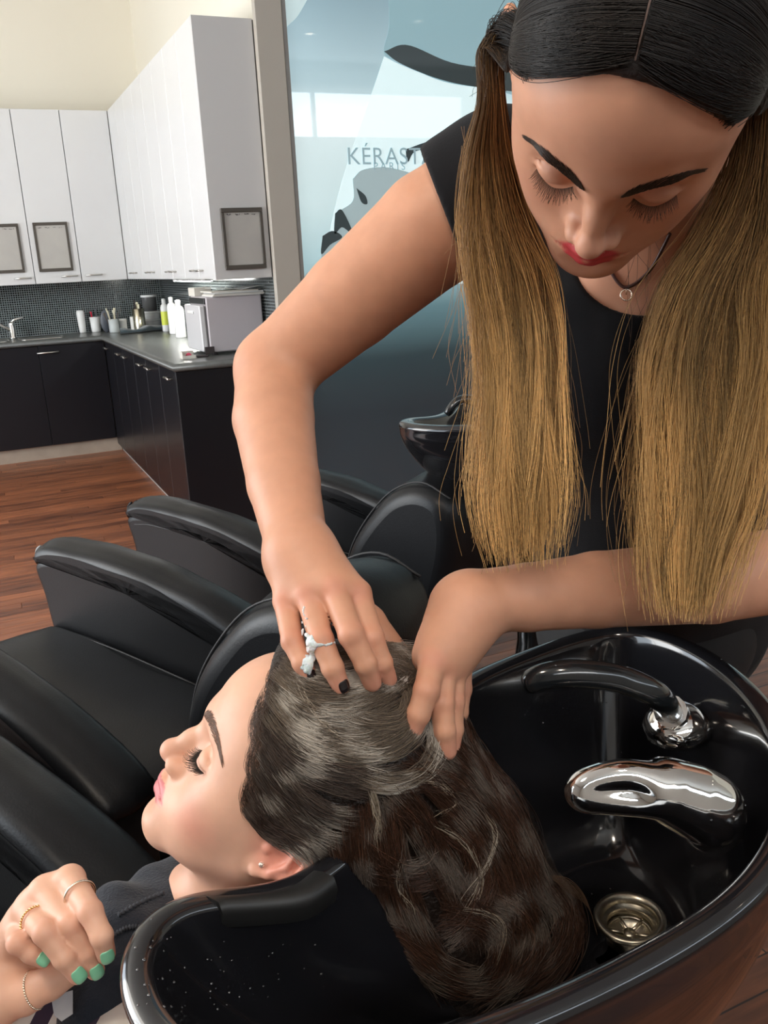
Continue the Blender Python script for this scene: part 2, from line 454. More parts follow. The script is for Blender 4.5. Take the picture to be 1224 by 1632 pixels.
def mosaic_material():
    m = material('black glass mosaic', (.02, .03, .03), .12); nt = m.node_tree; b = nt.nodes['Principled BSDF']
    geo = nt.nodes.new('ShaderNodeNewGeometry'); sp = nt.nodes.new('ShaderNodeSeparateXYZ'); nt.links.new(geo.outputs['Position'], sp.inputs[0])
    add = nt.nodes.new('ShaderNodeMath'); nt.links.new(sp.outputs['X'], add.inputs[0]); nt.links.new(sp.outputs['Y'], add.inputs[1])
    cb = nt.nodes.new('ShaderNodeCombineXYZ'); nt.links.new(add.outputs[0], cb.inputs[0]); nt.links.new(sp.outputs['Z'], cb.inputs[1])
    br = nt.nodes.new('ShaderNodeTexBrick'); br.offset = 0; br.inputs['Scale'].default_value = 1
    br.inputs['Brick Width'].default_value = .0165; br.inputs['Row Height'].default_value = .0165; br.inputs['Mortar Size'].default_value = .0024; br.inputs['Mortar Smooth'].default_value = .1
    br.inputs['Color1'].default_value = (.004, .005, .006, 1); br.inputs['Color2'].default_value = (.022, .028, .030, 1); br.inputs['Mortar'].default_value = (.22, .25, .25, 1)
    nt.links.new(cb.outputs[0], br.inputs['Vector']); nt.links.new(br.outputs['Color'], b.inputs['Base Color'])
    # each little tile tilts its own way
    vm = nt.nodes.new('ShaderNodeVectorMath'); vm.operation = 'SNAP'; vm.inputs[1].default_value = (.0165, .0165, 1); nt.links.new(cb.outputs[0], vm.inputs[0])
    wn = nt.nodes.new('ShaderNodeTexWhiteNoise'); nt.links.new(vm.outputs[0], wn.inputs['Vector'])
    bp = nt.nodes.new('ShaderNodeBump'); bp.inputs['Strength'].default_value = .6; bp.inputs['Distance'].default_value = .002
    inv = nt.nodes.new('ShaderNodeMath'); inv.operation = 'MULTIPLY_ADD'; inv.inputs[1].default_value = -1.5; nt.links.new(br.outputs['Fac'], inv.inputs[0]); nt.links.new(wn.outputs['Value'], inv.inputs[2])
    nt.links.new(inv.outputs[0], bp.inputs['Height']); nt.links.new(bp.outputs[0], b.inputs['Normal'])
    return m

m_cream = material('cream wall paint', (.86, .81, .69), .7, bump=('noise', 300, .05, .001))
m_right_cream = m_cream
m_white_door = material('satin white laminate', (.74, .74, .73), .28, vary=(3, (.70, .70, .70), .3))
m_shaded_panel = material('shade-toned end panel', (.62, .61, .60), .45)  # greyer than the white doors: the panel's shade is put into its colour
m_gap = material('cabinet carcass', (.16, .16, .16), .6)
m_black_lam = material('black gloss laminate', (.006, .006, .009), .34, coat=.12, coat_rough=.15, spec=.4)
m_counter = material('dark grey worktop', (.085, .090, .085), .30, vary=(40, (.11, .115, .11), .2))
m_kick = material('pale beech plinth', (.42, .34, .27), .5, vary=(12, (.36, .29, .23), .2))
m_steel = material('brushed steel', (.62, .60, .56), .28, metal=1)
m_chrome = material('polished chrome', (.86, .85, .83), .06, metal=1)
m_white_plastic = material('white plastic', (.86, .86, .84), .35)
m_clear = material('cloudy clear plastic', (.75, .80, .80), .3, trans=.35)
m_post = material('beige painted post', (.50, .46, .40), .55)
m_post_edge = material('aluminium post edge', (.30, .29, .27), .45)
m_board_frame = material('dark bronze frame', (.075, .063, .05), .5)
m_board = material('grey dry wipe board', (.50, .48, .44), .35, vary=(10, (.46, .44, .41), .2))
m_ink = material('black marker ink', (.04, .03, .03), .6)
m_plank = wood_material('red brown floorboards', (.055, .014, .006), (.40, .135, .055), .36)
m_slab = wood_material('red brown floorboards beyond', (.055, .014, .006), (.40, .135, .055), .38, planks=True)

# ================================================================ shell
XL, XR, YB, YN, HC = -3.4, 7.0, 7.42, -2.4, 3.7
floor = struct(box_obj('floor', (XL-.2, YN-.2, -.10), (XR+.2, YB+.2, -.012), m_slab))
pm = None
rows = 0
for j in range(71):
    y = 2.30 + j*.065
    off = (j*.437) % 1.2
    for i in range(-1, 3):
        x0 = max(-1.2, -1.2 + i*1.2 + off); x1 = min(2.4, -1.2 + (i+1)*1.2 + off)
        if x1 - x0 < .08: continue
        o = MB().box(np.array((0, 0, -.012)), np.array((x1-x0-.0015, .0638, 0)), .0012).build('plank', m_plank, floor)
        o.location = (x0, y, 0)
        o.data.name = 'plank'
struct(box_obj('floor_near', (XL-.2, YN-.2, -.0115), (XR+.2, 2.2985, 0), m_slab))
struct(box_obj('floor_side', (2.402, 2.30, -.0115), (XR+.2, YB+.2, 0), m_slab))
struct(box_obj('floor_window_side', (XL-.2, 2.30, -.0115), (-1.202, YB+.2, 0), m_slab))
ceiling = struct(box_obj('ceiling', (XL-.2, YN-.2, HC), (XR+.2, YB+.2, HC+.1), material('white ceiling', (.75, .73, .68), .8)))
wall_back = struct(box_obj('wall_back', (XL-.2, YB, 0), (1.46+.14, YB+.14, HC), m_cream))
wall_right = struct(box_obj('wall_kitchen_right', (1.46, 4.46, 0), (1.60, YB, HC), m_cream))
wall_right['kind'] = 'structure'
wr = struct(box_obj('wall_right', (XR, YN-.2, 0), (XR+.14, 4.6, HC), m_cream))
m_dim = material('shop wall paint', (.55, .52, .48), .8)
# left wall with a long shop window, rear wall with a transom window
def wall_with_window(name, axis, pos, a0, a1, w0, w1, z0, z1, outward):
    t = .14; m = MB()
    def bx(u0, u1, h0, h1):
        if axis == 'x': m.box(np.array((min(pos, pos+outward*t), u0, h0)), np.array((max(pos, pos+outward*t), u1, h1)))
        else: m.box(np.array((u0, min(pos, pos+outward*t), h0)), np.array((u1, max(pos, pos+outward*t), h1)))
    bx(a0, w0, 0, HC); bx(w1, a1, 0, HC); bx(w0, w1, 0, z0); bx(w0, w1, z1, HC)
    return struct(m.build(name, m_dim))
wall_with_window('wall_left', 'x', XL, YN, YB, 1.2, 6.2, .5, 2.9, -1)
wall_with_window('wall_front', 'y', YN, XL, XR, -2.2, 6.6, 2.80, 3.42, -1)
def window_frame(name, axis, pos, w0, w1, z0, z1, n):
    m = MB(); g = MB(); f = .05
    def bx(mm, u0, u1, h0, h1, d=.05):
        if axis == 'x': mm.box(np.array((pos-.09, u0, h0)), np.array((pos-.09+d, u1, h1)))
        else: mm.box(np.array((u0, pos-.09, h0)), np.array((u1, pos-.09+d, h1)))
    bx(m, w0, w1, z0, z0+f); bx(m, w0, w1, z1-f, z1)
    for i in range(n+1):
        u = w0 + (w1-w0-f)*i/n; bx(m, u, u+f, z0+f, z1-f)
    o = struct(m.build(name, material(name+' paint', (.5, .5, .5), .5)))
    return o
window_frame('window_1', 'x', XL, 1.2, 6.2, .5, 2.9, 3)
window_frame('window_2', 'y', YN, -2.2, 6.6, 2.80, 3.42, 4)

# post and glazed picture wall
post = struct(box_obj('trim_post', (1.446, 4.42, 0), (1.583, 4.458, HC), m_post, bev=.004))
struct(box_obj('trim_post_edge', (1.5845, 4.425, 0), (1.604, 4.455, HC), m_post_edge))

def poster_material():
    """pale blue print of smooth swelling forms, shading to deep teal near the floor"""
    m = material('pale blue poster print', (.5, .7, .75), .5, coat=1.0, coat_rough=.015); nt = m.node_tree; b = nt.nodes['Principled BSDF']
    geo = nt.nodes.new('ShaderNodeNewGeometry'); sp = nt.nodes.new('ShaderNodeSeparateXYZ'); nt.links.new(geo.outputs['Position'], sp.inputs[0])
    r = nt.nodes.new('ShaderNodeValToRGB'); mr = nt.nodes.new('ShaderNodeMapRange'); mr.inputs[1].default_value = .5; mr.inputs[2].default_value = 2.7
    nt.links.new(sp.outputs['Z'], mr.inputs[0]); nt.links.new(mr.outputs[0], r.inputs[0])
    e = r.color_ramp.elements; e[0].position = 0; e[0].color = (.010, .022, .030, 1); e[1].position = 1; e[1].color = (.20, .33, .40, 1)
    for p_, c in ((.14, (.020, .045, .055, 1)), (.25, (.10, .20, .23, 1)), (.35, (.34, .52, .56, 1)), (.50, (.66, .84, .86, 1)), (.68, (.80, .96, .98, 1)), (.76, (.46, .64, .70, 1))):
        x = e.new(p_); x.color = c
    n = nt.nodes.new('ShaderNodeTexNoise'); n.inputs['Scale'].default_value = 1.3; n.inputs['Detail'].default_value = 1
    nt.links.new(geo.outputs['Position'], n.inputs['Vector'])
    ml = nt.nodes.new('ShaderNodeMix'); ml.data_type = 'RGBA'; ml.blend_type = 'MULTIPLY'; ml.inputs[0].default_value = .45
    nt.links.new(r.outputs[0], ml.inputs[6]); nt.links.new(n.outputs['Fac'], ml.inputs[7])
    nt.links.new(ml.outputs[2], b.inputs['Base Color'])
    b.inputs['Coat IOR'].default_value = 1.9
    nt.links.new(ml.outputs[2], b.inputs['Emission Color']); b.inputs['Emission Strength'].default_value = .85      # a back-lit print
    return m
YP = 4.44
m_poster = poster_material()
poster = thing('poster', 'tall glossy pale blue advertising poster wall behind the stylist', 'poster', (3.1, YP, 0), room=True)
box_obj('print', (1.6055, YP, .0), (6.98, YP+.05, HC-.02), m_poster, poster)
def flat_shape(name, px_pts, mat, parent, y, th=.004, sm=60):
    pts = spline([aty(px, py, y) for px, py in px_pts] + [aty(*px_pts[0], y)], sm)[:-1]
    m = MB(); n = len(pts)
    f = [p - np.array((0, th, 0)) for p in pts]
    m.add(list(f), [tuple(range(n))]); 
    m.add(list(pts) + list(f), [(i, (i+1) % n, n+(i+1) % n, n+i) for i in range(n)])
    return m.build(name, mat, parent)
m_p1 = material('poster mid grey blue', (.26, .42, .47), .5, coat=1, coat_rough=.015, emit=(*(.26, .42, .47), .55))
m_p2 = material('poster dark slate', (.045, .075, .085), .5, coat=1, coat_rough=.015)
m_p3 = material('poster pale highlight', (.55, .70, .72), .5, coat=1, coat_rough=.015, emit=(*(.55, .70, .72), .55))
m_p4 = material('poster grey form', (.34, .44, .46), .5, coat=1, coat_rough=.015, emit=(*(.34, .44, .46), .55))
flat_shape('printed_form', [(618, -30), (620, 40), (612, 85), (640, 100), (700, 128), (770, 140), (900, 150), (900, -30)], m_p1, poster, YP, .002)
flat_shape('printed_form', [(612, 82), (650, 72), (720, 100), (800, 112), (900, 130), (900, 152), (770, 140), (700, 126), (640, 102)], m_p2, poster, YP-.002, .002)
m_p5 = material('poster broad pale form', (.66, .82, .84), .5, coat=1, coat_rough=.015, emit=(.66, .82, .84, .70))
flat_shape('printed_form', [(612, 90), (592, 150), (564, 230), (542, 300), (526, 370), (520, 438), (640, 446), (800, 440), (800, 300), (800, 150), (700, 126), (640, 104)], m_p5, poster, YP, .001, 90)
flat_shape('printed_form', [(462, -30), (500, -30), (478, 20), (458, 42), (440, 60), (440, -30)], m_p3, poster, YP, .002)
flat_shape('printed_form', [(562, 285), (580, 270), (625, 268), (690, 290), (760, 330), (790, 400), (700, 440), (560, 450), (500, 448), (486, 438), (510, 420), (514, 380), (535, 370), (538, 340), (562, 320)], m_p4, poster, YP, .003, 90)
flat_shape('printed_form', [(568, 300), (582, 312), (585, 325), (576, 322)], m_p2, poster, YP-.003, .003, 24)
flat_shape('printed_form', [(534, 340), (545, 335), (562, 372), (545, 362), (533, 372)], m_p2, poster, YP-.003, .003, 24)
flat_shape('printed_form', [(514, 376), (530, 368), (545, 378), (526, 390), (512, 405)], m_p2, poster, YP-.003, .003, 24)
flat_shape('printed_form', [(646, 238), (690, 225), (720, 240), (665, 240), (650, 258)], m_p2, poster, YP, .003, 30)
def text_on(body, px, py, y, height, mat, parent, name='lettering', spacing=1.0, rot=None, align='LEFT'):
    cu = bpy.data.curves.new(name, 'FONT'); cu.body = body; cu.size = height; cu.extrude = .0008; cu.space_character = spacing; cu.align_x = align
    cu.materials.append(mat)
    o = bpy.data.objects.new(name, cu); COL.objects.link(o); p = aty(px, py, y); o.location = p
    o.rotation_euler = rot or (math.pi/2, 0, 0)
    bpy.context.view_layer.update(); me = bpy.data.meshes.new_from_object(o); o2 = bpy.data.objects.new(name, me); COL.objects.link(o2)
    o2.location = o.location; o2.rotation_euler = o.rotation_euler; bpy.data.objects.remove(o); o = o2
    if parent: adopt(o, parent)
    return o
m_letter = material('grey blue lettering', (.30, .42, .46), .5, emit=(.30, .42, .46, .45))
text_on('KÉRASTASE', 553, 262, YP-.004, .118, m_letter, poster, spacing=1.05)
text_on('PARIS', 595, 271, YP-.004, .055, m_letter, poster, spacing=1.45)

# ================================================================ kitchen corner
ZU0, ZU1, ZC = 1.258, 2.44, .87
def bar_handle(parent, c, along, out, L=.10, mat=None):
    a, o_ = np.array(along, float), np.array(out, float); c = np.array(c, float)
    m = MB().tube([c - a*L/2 + o_*.022, c + a*L/2 + o_*.022], .0055, 8)
    for s in (-.8, .8): m.tube([c + a*L/2*s, c + a*L/2*s + o_*.022], .004, 6)
    return m.build('handle', mat or m_steel, parent)
xs = [-1.135, -.81, -.485, -.16, .165, .49, .815, 1.14]
lab = ['half out of view at the frame edge', 'left one with a board cut by the frame', 'with the whole message board beside it', 'plain door next to the corner', 'narrow corner one']
labels = ['tall white wall cabinet at the open left end of the back wall', 'second tall white wall cabinet from the open end of the back wall', 'third tall white wall cabinet from the open end of the back wall', 'tall white wall cabinet just outside the one with the half-seen board', 'tall white wall cabinet carrying the half-seen board at the frame edge',
          'tall white wall cabinet carrying the fully seen grey board', 'tall plain white wall cabinet on the back wall beside the corner run']
for i in range(6):
    x0, x1 = xs[i], xs[i+1]
    c = thing('wall_cabinet', labels[i], 'cabinet', ((x0+x1)/2, 7.42, ZU0), room=True, group='white wall cabinets on the back wall')
    box_obj('body', (x0+.001, 7.120, ZU0), (x1-.001, 7.418, ZU1), m_gap, c)
    d = box_obj('door', (x0+.0025, 7.100, ZU0), (x1-.0025, 7.119, ZU1), m_white_door, c, bev=.002)
    hx = x1-.085
    bar_handle(d, (hx, 7.10, ZU0+.045), (1,0,0), (0,-1,0), .12)
c = thing('corner_cabinet', 'plain white wall cabinet filling the inner corner', 'cabinet', (.98, 7.42, ZU0), room=True)
box_obj('body', (.817, 7.120, ZU0), (1.458, 7.418, ZU1), m_gap, c)
bar_handle(box_obj('door', (.8175, 7.100, ZU0), (1.147, 7.119, ZU1), m_white_door, c, bev=.002), (.905, 7.10, ZU0+.045), (1,0,0), (0,-1,0), .12)
yy = [4.478, 5.135, 5.79, 6.445, 7.098]
nm = ['nearest the post', 'second from the post', 'third from the post', 'deepest, in the corner']
for i in range(4):
    y0, y1 = yy[i], yy[i+1]; ym = (y0+y1)/2
    c = thing('wall_cabinet', 'two-door white wall cabinet on the side run, ' + nm[i], 'cabinet', (1.46, ym, ZU0), room=True, group='white wall cabinets on the side run')
    box_obj('body', (1.171, y0+.001, ZU0), (1.458, y1-.001, ZU1), m_gap, c)
    for a, b_, hs in ((y0, ym, -1), (ym, y1, 1)):
        d = box_obj('door', (1.150, a+.002, ZU0), (1.170, b_-.002, ZU1), m_white_door, c, bev=.002)
        bar_handle(d, (1.15, ym + hs*.07, ZU0+.045), (0,1,0), (-1,0,0), .085)
c = tag(box_obj('end_panel', (1.150, 4.460, ZU0-.004), (1.442, 4.477, ZU1), m_shaded_panel, bev=.001), 'tall shade-toned end panel closing the wall cabinets by the post', 'panel')

def message_board(px0, py0, px1, py1, y, label, lines):
    a = aty(px0, py0, y); b = aty(px1, py1, y)
    x0, x1, z0, z1 = a[0], b[0], b[2], a[2]
    t = thing('message_board', label, 'board', ((x0+x1)/2, y, z0), room=True, group='grey dry wipe boards on the cabinets')
    w = .016
    m = MB(); m.box(np.array((x0, y-.016, z0)), np.array((x1, y, z0+w*1.3)), .002); m.box(np.array((x0, y-.016, z1-w*1.3)), np.array((x1, y, z1)), .002)
    m.box(np.array((x0, y-.016, z0+w*1.3)), np.array((x0+w, y, z1-w*1.3)), .002); m.box(np.array((x1-w, y-.016, z0+w*1.3)), np.array((x1, y, z1-w*1.3)), .002)
    m.build('frame', m_board_frame, t)
    s = box_obj('board', (x0+w, y-.008, z0+w*1.3), (x1-w, y-.001, z1-w*1.3), m_board, t)
    m = MB(); rr = random.Random(lines)
    for (u0, u1, v, h) in ((.38, .62, .94, .012), (.08, .2, .885, .006), (.32, .48, .885, .006), (.58, .7, .89, .006), (.78, .93, .885, .006)):
        n = 7
        for k in range(n):       # rows of small marker scrawl
            if rr.random() < .2: continue
            ux = x0+w+(x1-x0-2*w)*(u0+(u1-u0)*k/n); uz = z0+(z1-z0)*v + rr.uniform(-.3, .3)*h
            m.box(np.array((ux, y-.0095, uz)), np.array((ux + (x1-x0)*(u1-u0)/n*rr.uniform(.4, .9), y-.008, uz+h*rr.uniform(.3, 1))))
    m.build('writing', m_ink, s)['kind'] = 'stuff'
    return t
message_board(-32, 358, 40, 434, 7.0995, 'grey board with dark frame, cut off by the left frame edge', 1)
message_board(51, 355, 117, 431, 7.0995, 'grey board with dark frame and header scrawl, wholly in view on the back cabinets', 2)
message_board(350, 332, 424, 427, 4.4595, 'larger grey board with heavy dark frame on the pale end panel', 3)

# backsplash mosaic
m_mos = mosaic_material()
struct(box_obj('trim_mosaic_back', (-1.2, 7.405, ZC), (1.445, 7.419, ZU0), m_mos))
struct(box_obj('trim_mosaic_right', (1.446, 4.46, ZC), (1.459, 7.404, ZU0), m_mos))
# base units
XF, YF = .885, 6.86
units = [(-2.4, -1.8), (-1.8, -1.2), (-1.2, -.6), (-.6, -.05), (-.05, .42), (.42, .883)]
for i, (x0, x1) in enumerate(units[2:]):
    c = thing('base_cabinet', 'black gloss base cabinet on the back wall, ' + ['outside the frame edge', 'under the tap end of the worktop', 'under the sink bowl', 'next to the corner'][i], 'cabinet', ((x0+x1)/2, YF+.3, 0), room=True, group='black base cabinets on the back wall')
    box_obj('body', (x0+.001, YF+.021, .105), (x1-.001, 7.40, ZC-.042), m_gap, c)
    d = box_obj('door', (x0+.0015, YF, .105), (x1-.0015, YF+.020, ZC-.042), m_black_lam, c, bev=.0015)
    bar_handle(d, ((x0+.12 if i % 2 == 0 else x1-.40 if i==3 else x1-.12), YF, ZC-.09), (1,0,0), (0,-1,0), .15)
struct(box_obj('baseboard_back', (-1.2, YF+.035, 0), (XF+.03, YF+.055, .104), m_kick))
struct(box_obj('baseboard_right', (XF+.035, 4.45, 0), (XF+.055, YF+.03, .060), material('grey floor trim', (.35, .32, .30), .5)))
ys = [4.41, 4.82, 5.22, 5.63, 6.04, 6.45, 6.859]
for i in range(6):
    y0, y1 = ys[i], ys[i+1]
    c = thing('base_cabinet', 'black gloss base cabinet of the side run, ' + ['at its open end', 'second from its open end', 'third from its open end', 'fourth from its open end', 'fifth from its open end', 'in the inner corner'][i], 'cabinet', (1.15, (y0+y1)/2, 0), room=True, group='black base cabinets of the side run')
    box_obj('body', (XF+.021, y0+.018 if i == 0 else y0+.001, .06), (1.44, y1-.001, ZC-.042), m_gap, c)
    d = box_obj('door', (XF, y0+.0015, .06), (XF+.020, y1-.0015, ZC-.042), m_black_lam, c, bev=.0015)
    bar_handle(d, (XF, y0+.13 if i % 2 == 0 else y1-.13, ZC-.085), (0,1,0), (-1,0,0), .13)
tag(box_obj('end_panel', (XF, 4.392, 0), (1.444, 4.409, ZC-.042), m_black_lam, bev=.001), 'wide black gloss panel closing the open end of the counter', 'panel')

# L shaped worktop with a rolled front edge
def worktop():
    m = MB(); ex, ey, r = .865, 6.835, .02
    arc = [(1-math.sin(t), 1-math.cos(t)) for t in np.linspace(0, math.pi, 9)]
    prof = [(r*(1-math.sin(t)), ZC - r + r*math.cos(t)) for t in np.linspace(0, math.pi, 9)]   # inward offset, z
    path_back = lambda o, z: np.array((-1.2, ey+o, z))
    rows = []
    for o, z in prof:
        rows.append([np.array((-1.2, ey+o, z)), np.array((ex+o, ey+o, z)), np.array((ex+o, 4.36+o, z)), np.array((1.444, 4.36+o, z))])
    m.grid(rows)
    zt, zb = ZC, ZC-.04; a, b = ex+r, ey+r
    m.add([(-1.2, b, zt), (a, b, zt), (a, 4.38, zt), (1.444, 4.38, zt), (1.444, 7.404, zt), (-1.2, 7.404, zt)], [(0,1,4,5), (1,2,3,4)])
    m.add([(-1.2, b, zb), (a, b, zb), (a, 4.38, zb), (1.444, 4.38, zb), (1.444, 7.404, zb), (-1.2, 7.404, zb)], [(5,4,1,0), (4,3,2,1)])
    # end cap, rounded
    return m.build('worktop', m_counter)
tag(worktop(), 'dark grey L-shaped worktop with rolled front edge in the kitchen corner', 'worktop')

# ---- sink and mixer tap
s0 = atz(20, 540, ZC); SX, SY = .10, 7.12
sk = thing('sink', 'inset steel sink on the worktop under the half-seen board', 'sink', (SX, SY, ZC), room=True)
def rrect(cx, cy, hx, hy, r, n=6):
    out = []
    for qx, qy, a0 in ((1,1,0), (-1,1,90), (-1,-1,180), (1,-1,270)):
        for k in range(n+1):
            t = math.radians(a0 + 90*k/n); out.append((cx + qx*(hx-r) + r*math.cos(t), cy + qy*(hy-r) + r*math.sin(t)))
    return out
def rim_bowl(cx, cy, hx, hy, depth, rim):
    rows = []
    for e, z, r in ((rim, .002, .06), (rim, .005, .06), (.004, .006, .05), (0, .002, .05), (-.004, -.003, .05), ):
        rows.append([(x, y, ZC + z) for x, y in rrect(cx, cy, hx+e, hy+e, r)])
    return rows
m = MB(); R_ = rim_bowl(SX-.10, SY, .22, .16, .01, .025)
m.grid(R_, closed_v=True); n_ = len(R_[0]); m.add([(x, y, ZC+.0015) for x, y in rrect(SX-.10, SY, .22, .16, .05)], [tuple(range(n_))]); m.build('bowl', m_steel, sk)
m = MB(); R_ = rim_bowl(SX+.37, SY-.02, .14, .13, .01, .02); m.grid(R_, closed_v=True); m.add([(x, y, ZC+.0015) for x, y in rrect(SX+.37, SY-.02, .14, .13, .05)], [tuple(range(n_))])
m.build('drainer', m_steel, sk)
fb = atz(20, 538, ZC); fb = np.array((fb[0], 7.28, ZC))
ft = thing('mixer_tap', 'chrome lever mixer tap standing behind the sink', 'tap', fb, room=True)
MB().lathe([(.0, 0), (.028, 0), (.028, .008), (.022, .012), (.022, .11), (.018, .125), (0, .127)], fb).build('body', m_chrome, ft)
MB().tube(spline([fb+(0,0,.05), fb+(-.05,-.03,.09), fb+(-.12,-.07,.14), fb+(-.17,-.10,.13), fb+(-.18,-.105,.11)], 14), .011, 10).build('spout', m_chrome, ft)
MB().tube([fb+(0,0,.12), fb+(.03,-.01,.140), fb+(.09,-.02,.152)], [.014, .009, .006], 10).build('lever', m_chrome, ft)

# ---- things along the worktop
m_teal_towel = material('dark teal towelling', (.035, .055, .065), .95, bump=('noise', 160, .8, .004), sheen=.4)
def on_top(px, py): return atz(px, py, ZC)
def bottle_thing(px, py, label, prof, mat, cat='bottle', name='bottle', cap=None, group=None, capmat=None, capname='cap', back=0.0):
    p = on_top(px, py); dv = p - CAM; p = CAM + dv*min(1, (7.33 - back*.3)/p[1]); p[2] = ZC
    t = thing(name, label, cat, p, room=True, group=group)
    MB().lathe([(0, 0)] + prof, p, 20).build('body', mat, t)
    if cap: MB().lathe(cap, p, 16).build(capname, capmat or mat, t)
    return t, p
bottle_thing(132, 528, 'pale frosted tapering squeeze bottle standing by the mosaic', [(.020, 0), (.024, .01), (.027, .05), (.030, .12), (.031, .155), (.026, .172), (0, .174)], m_white_plastic, cap=[(.016, -.0), (.022, .002), (.022, .016), (.015, .018)], capmat=m_clear)
t, p = bottle_thing(154, 529, 'white cup holding a red and a grey handle', [(.034, 0), (.036, .01), (.041, .115), (.0375, .116), (.034, .02), (0, .018)], m_white_plastic, 'cup', 'cup')
for (dx, dy, L, c, nme, lb) in ((-.015, .0, .155, (.75, .02, .06), 'brush', 'red brush handle sticking out of the white cup'), (.012, .01, .175, (.12, .12, .13), 'comb', 'dark comb handle sticking out of the white cup')):
    q = p + np.array((dx, dy, .021))
    tag(MB().tube([q, q + np.array((dx*.5, dy*.5, L*.8)), q + np.array((dx*.7, dy*.5, L-.02))], [.004, .006, .009], 8).build(nme, material(nme+' plastic', c, .4)), lb, nme)
p = on_top(172, 530) + (0, .02, 0)
tag(MB().grid([[p + np.array((math.cos(a)*.042*w_, th, .085 + math.sin(a)*.085*w_ if False else .085+math.sin(a)*.085*w_)) for a in np.linspace(0, 2*math.pi, 24, endpoint=False)] for w_, th in ((.01, -.008), (.95, -.008), (1, -.004), (1, .004), (.95, .008), (.01, .008))], closed_v=True).build('mirror', material('slate plastic back', (.08, .09, .11), .4)), 'dark oval hand mirror leaning beside the white cup', 'mirror')
# jar of spatulas
t, p = bottle_thing(183, 530, 'clear jar full of pale tint brushes and spatulas', [(.036, 0), (.038, .004), (.038, .10), (.0365, .10), (.036, .006), (0, .005)], m_clear, 'jar', 'jar')
m_pale = material('pale wood and bristle', (.70, .66, .50), .6)
for k in range(6):
    a = k*1.05; dx, dy = .018*math.cos(a), .018*math.sin(a); q = p + np.array((dx, dy, .008)); top = p + np.array((dx*2.9 - .012, dy*2, .15+.035*((k*7) % 3)/2))
    tag(MB().tube([q, q*.2+top*.8, q*.05+top*.95, top], [.003, .004, .011 if k % 2 else .006, .008 if k % 2 else .003], 8).build('tint_brush', m_pale if k % 3 else material('dark bristle', (.10, .08, .07), .7)),
        ['pale wooden tint brush leaning out of the clear jar towards the corner', 'dark-bristled tint brush at the back of the clear jar', 'pale spatula at the back left of the clear jar', 'dark-bristled tint brush leaning out over the mirror', 'pale spatula at the front left of the clear jar', 'pale spatula at the front of the clear jar'][k], 'brush', 'tint brushes in the clear jar')
bottle_thing(198, 528, 'small white tub with a grey label beside the brush jar', [(.026, 0), (.028, .004), (.028, .075), (.029, .076), (.029, .095), (0, .096)], m_white_plastic, 'tub', 'tub', back=.03)
bottle_thing(214, 527, 'small white pot half hidden behind the steel canister', [(.022, 0), (.023, .004), (.023, .10), (.020, .108), (0, .109)], m_white_plastic, 'pot', 'pot', back=.08)
m_brass = material('pale brass steel', (.72, .66, .50), .25, metal=1)
t, p = bottle_thing(224, 527, 'tall pale steel canister holding combs on the worktop', [(.045, 0), (.046, .004), (.046, .165), (.044, .166), (.044, .01), (0, .009)], m_brass, 'canister', 'canister')
for k in range(4):
    a = k*1.6; q = p + np.array((.02*math.cos(a), .02*math.sin(a), .012))
    tag(MB().box(q + np.array((-.008, -.002, 0)), q + np.array((.008, .002, .19+.015*(k % 3))), .001).build('comb', m_brass if k % 2 else m_ink), ['black comb at the corner side of the steel canister', 'brass-coloured comb at the back of the steel canister', 'tallest black comb at the mirror side of the steel canister', 'brass-coloured comb at the front of the steel canister'][k], 'comb', 'combs in the steel canister')
# stack of white tubs
p0 = on_top(250, 525) + (0, .15, 0); p0[2] = ZC
for k, (r, h, dx) in enumerate(((.062, .075, 0), (.060, .06, .005), (.058, .125, -.008))):
    z = [0, .0755, .136][k]; q = p0 + np.array((dx, 0, z))
    t = thing('tub', ['white plastic tub at the bottom of the stack', 'white plastic tub in the middle of the stack', 'clear dark-filled tub with white lid topping the stack'][k], 'tub', q, room=True, group='stacked tubs by the mosaic')
    MB().lathe([(0, 0), (r*.9, 0), (r*.94, .004), (r, h-.018)], q, 24).build('body', m_white_plastic if k < 2 else material('dark filled clear tub', (.10, .10, .10), .2), t)
    MB().lathe([(r, h-.0175), (r*1.06, h-.017), (r*1.06, h-.002), (r*.98, h), (0, h)], q, 24).build('lid', m_white_plastic, t)
m_yel = material('yellow green label', (.78, .85, .10), .4)
for k, (px, py, h, r) in enumerate(((266, 528, .24, .030), (278, 532, .26, .033), (289, 538, .25, .036))):
    q = on_top(px, py); q[2] = ZC
    t = thing('bottle', ['tall white bottle with yellow-green label behind the fridge', 'tall white bottle between the labelled one and the fridge', 'tall white bottle touching the fridge front'][k], 'bottle', q, room=True, group='white bottles by the fridge')
    MB().lathe([(0, 0), (r*.95, 0), (r, .006), (r, h*.72), (r*.8, h*.80), (r*.42, h*.84)], q, 20).build('body', m_white_plastic, t)
    MB().lathe([(r*.42, h*.84), (r*.5, h*.842), (r*.5, h*.98), (0, h)], q, 16).build('cap', m_white_plastic, t)
    if k == 0: MB().lathe([(r*1.01, h*.2), (r*1.02, h*.21), (r*1.02, h*.6), (r*1.01, h*.61)], q, 20).build('label', m_yel, t)
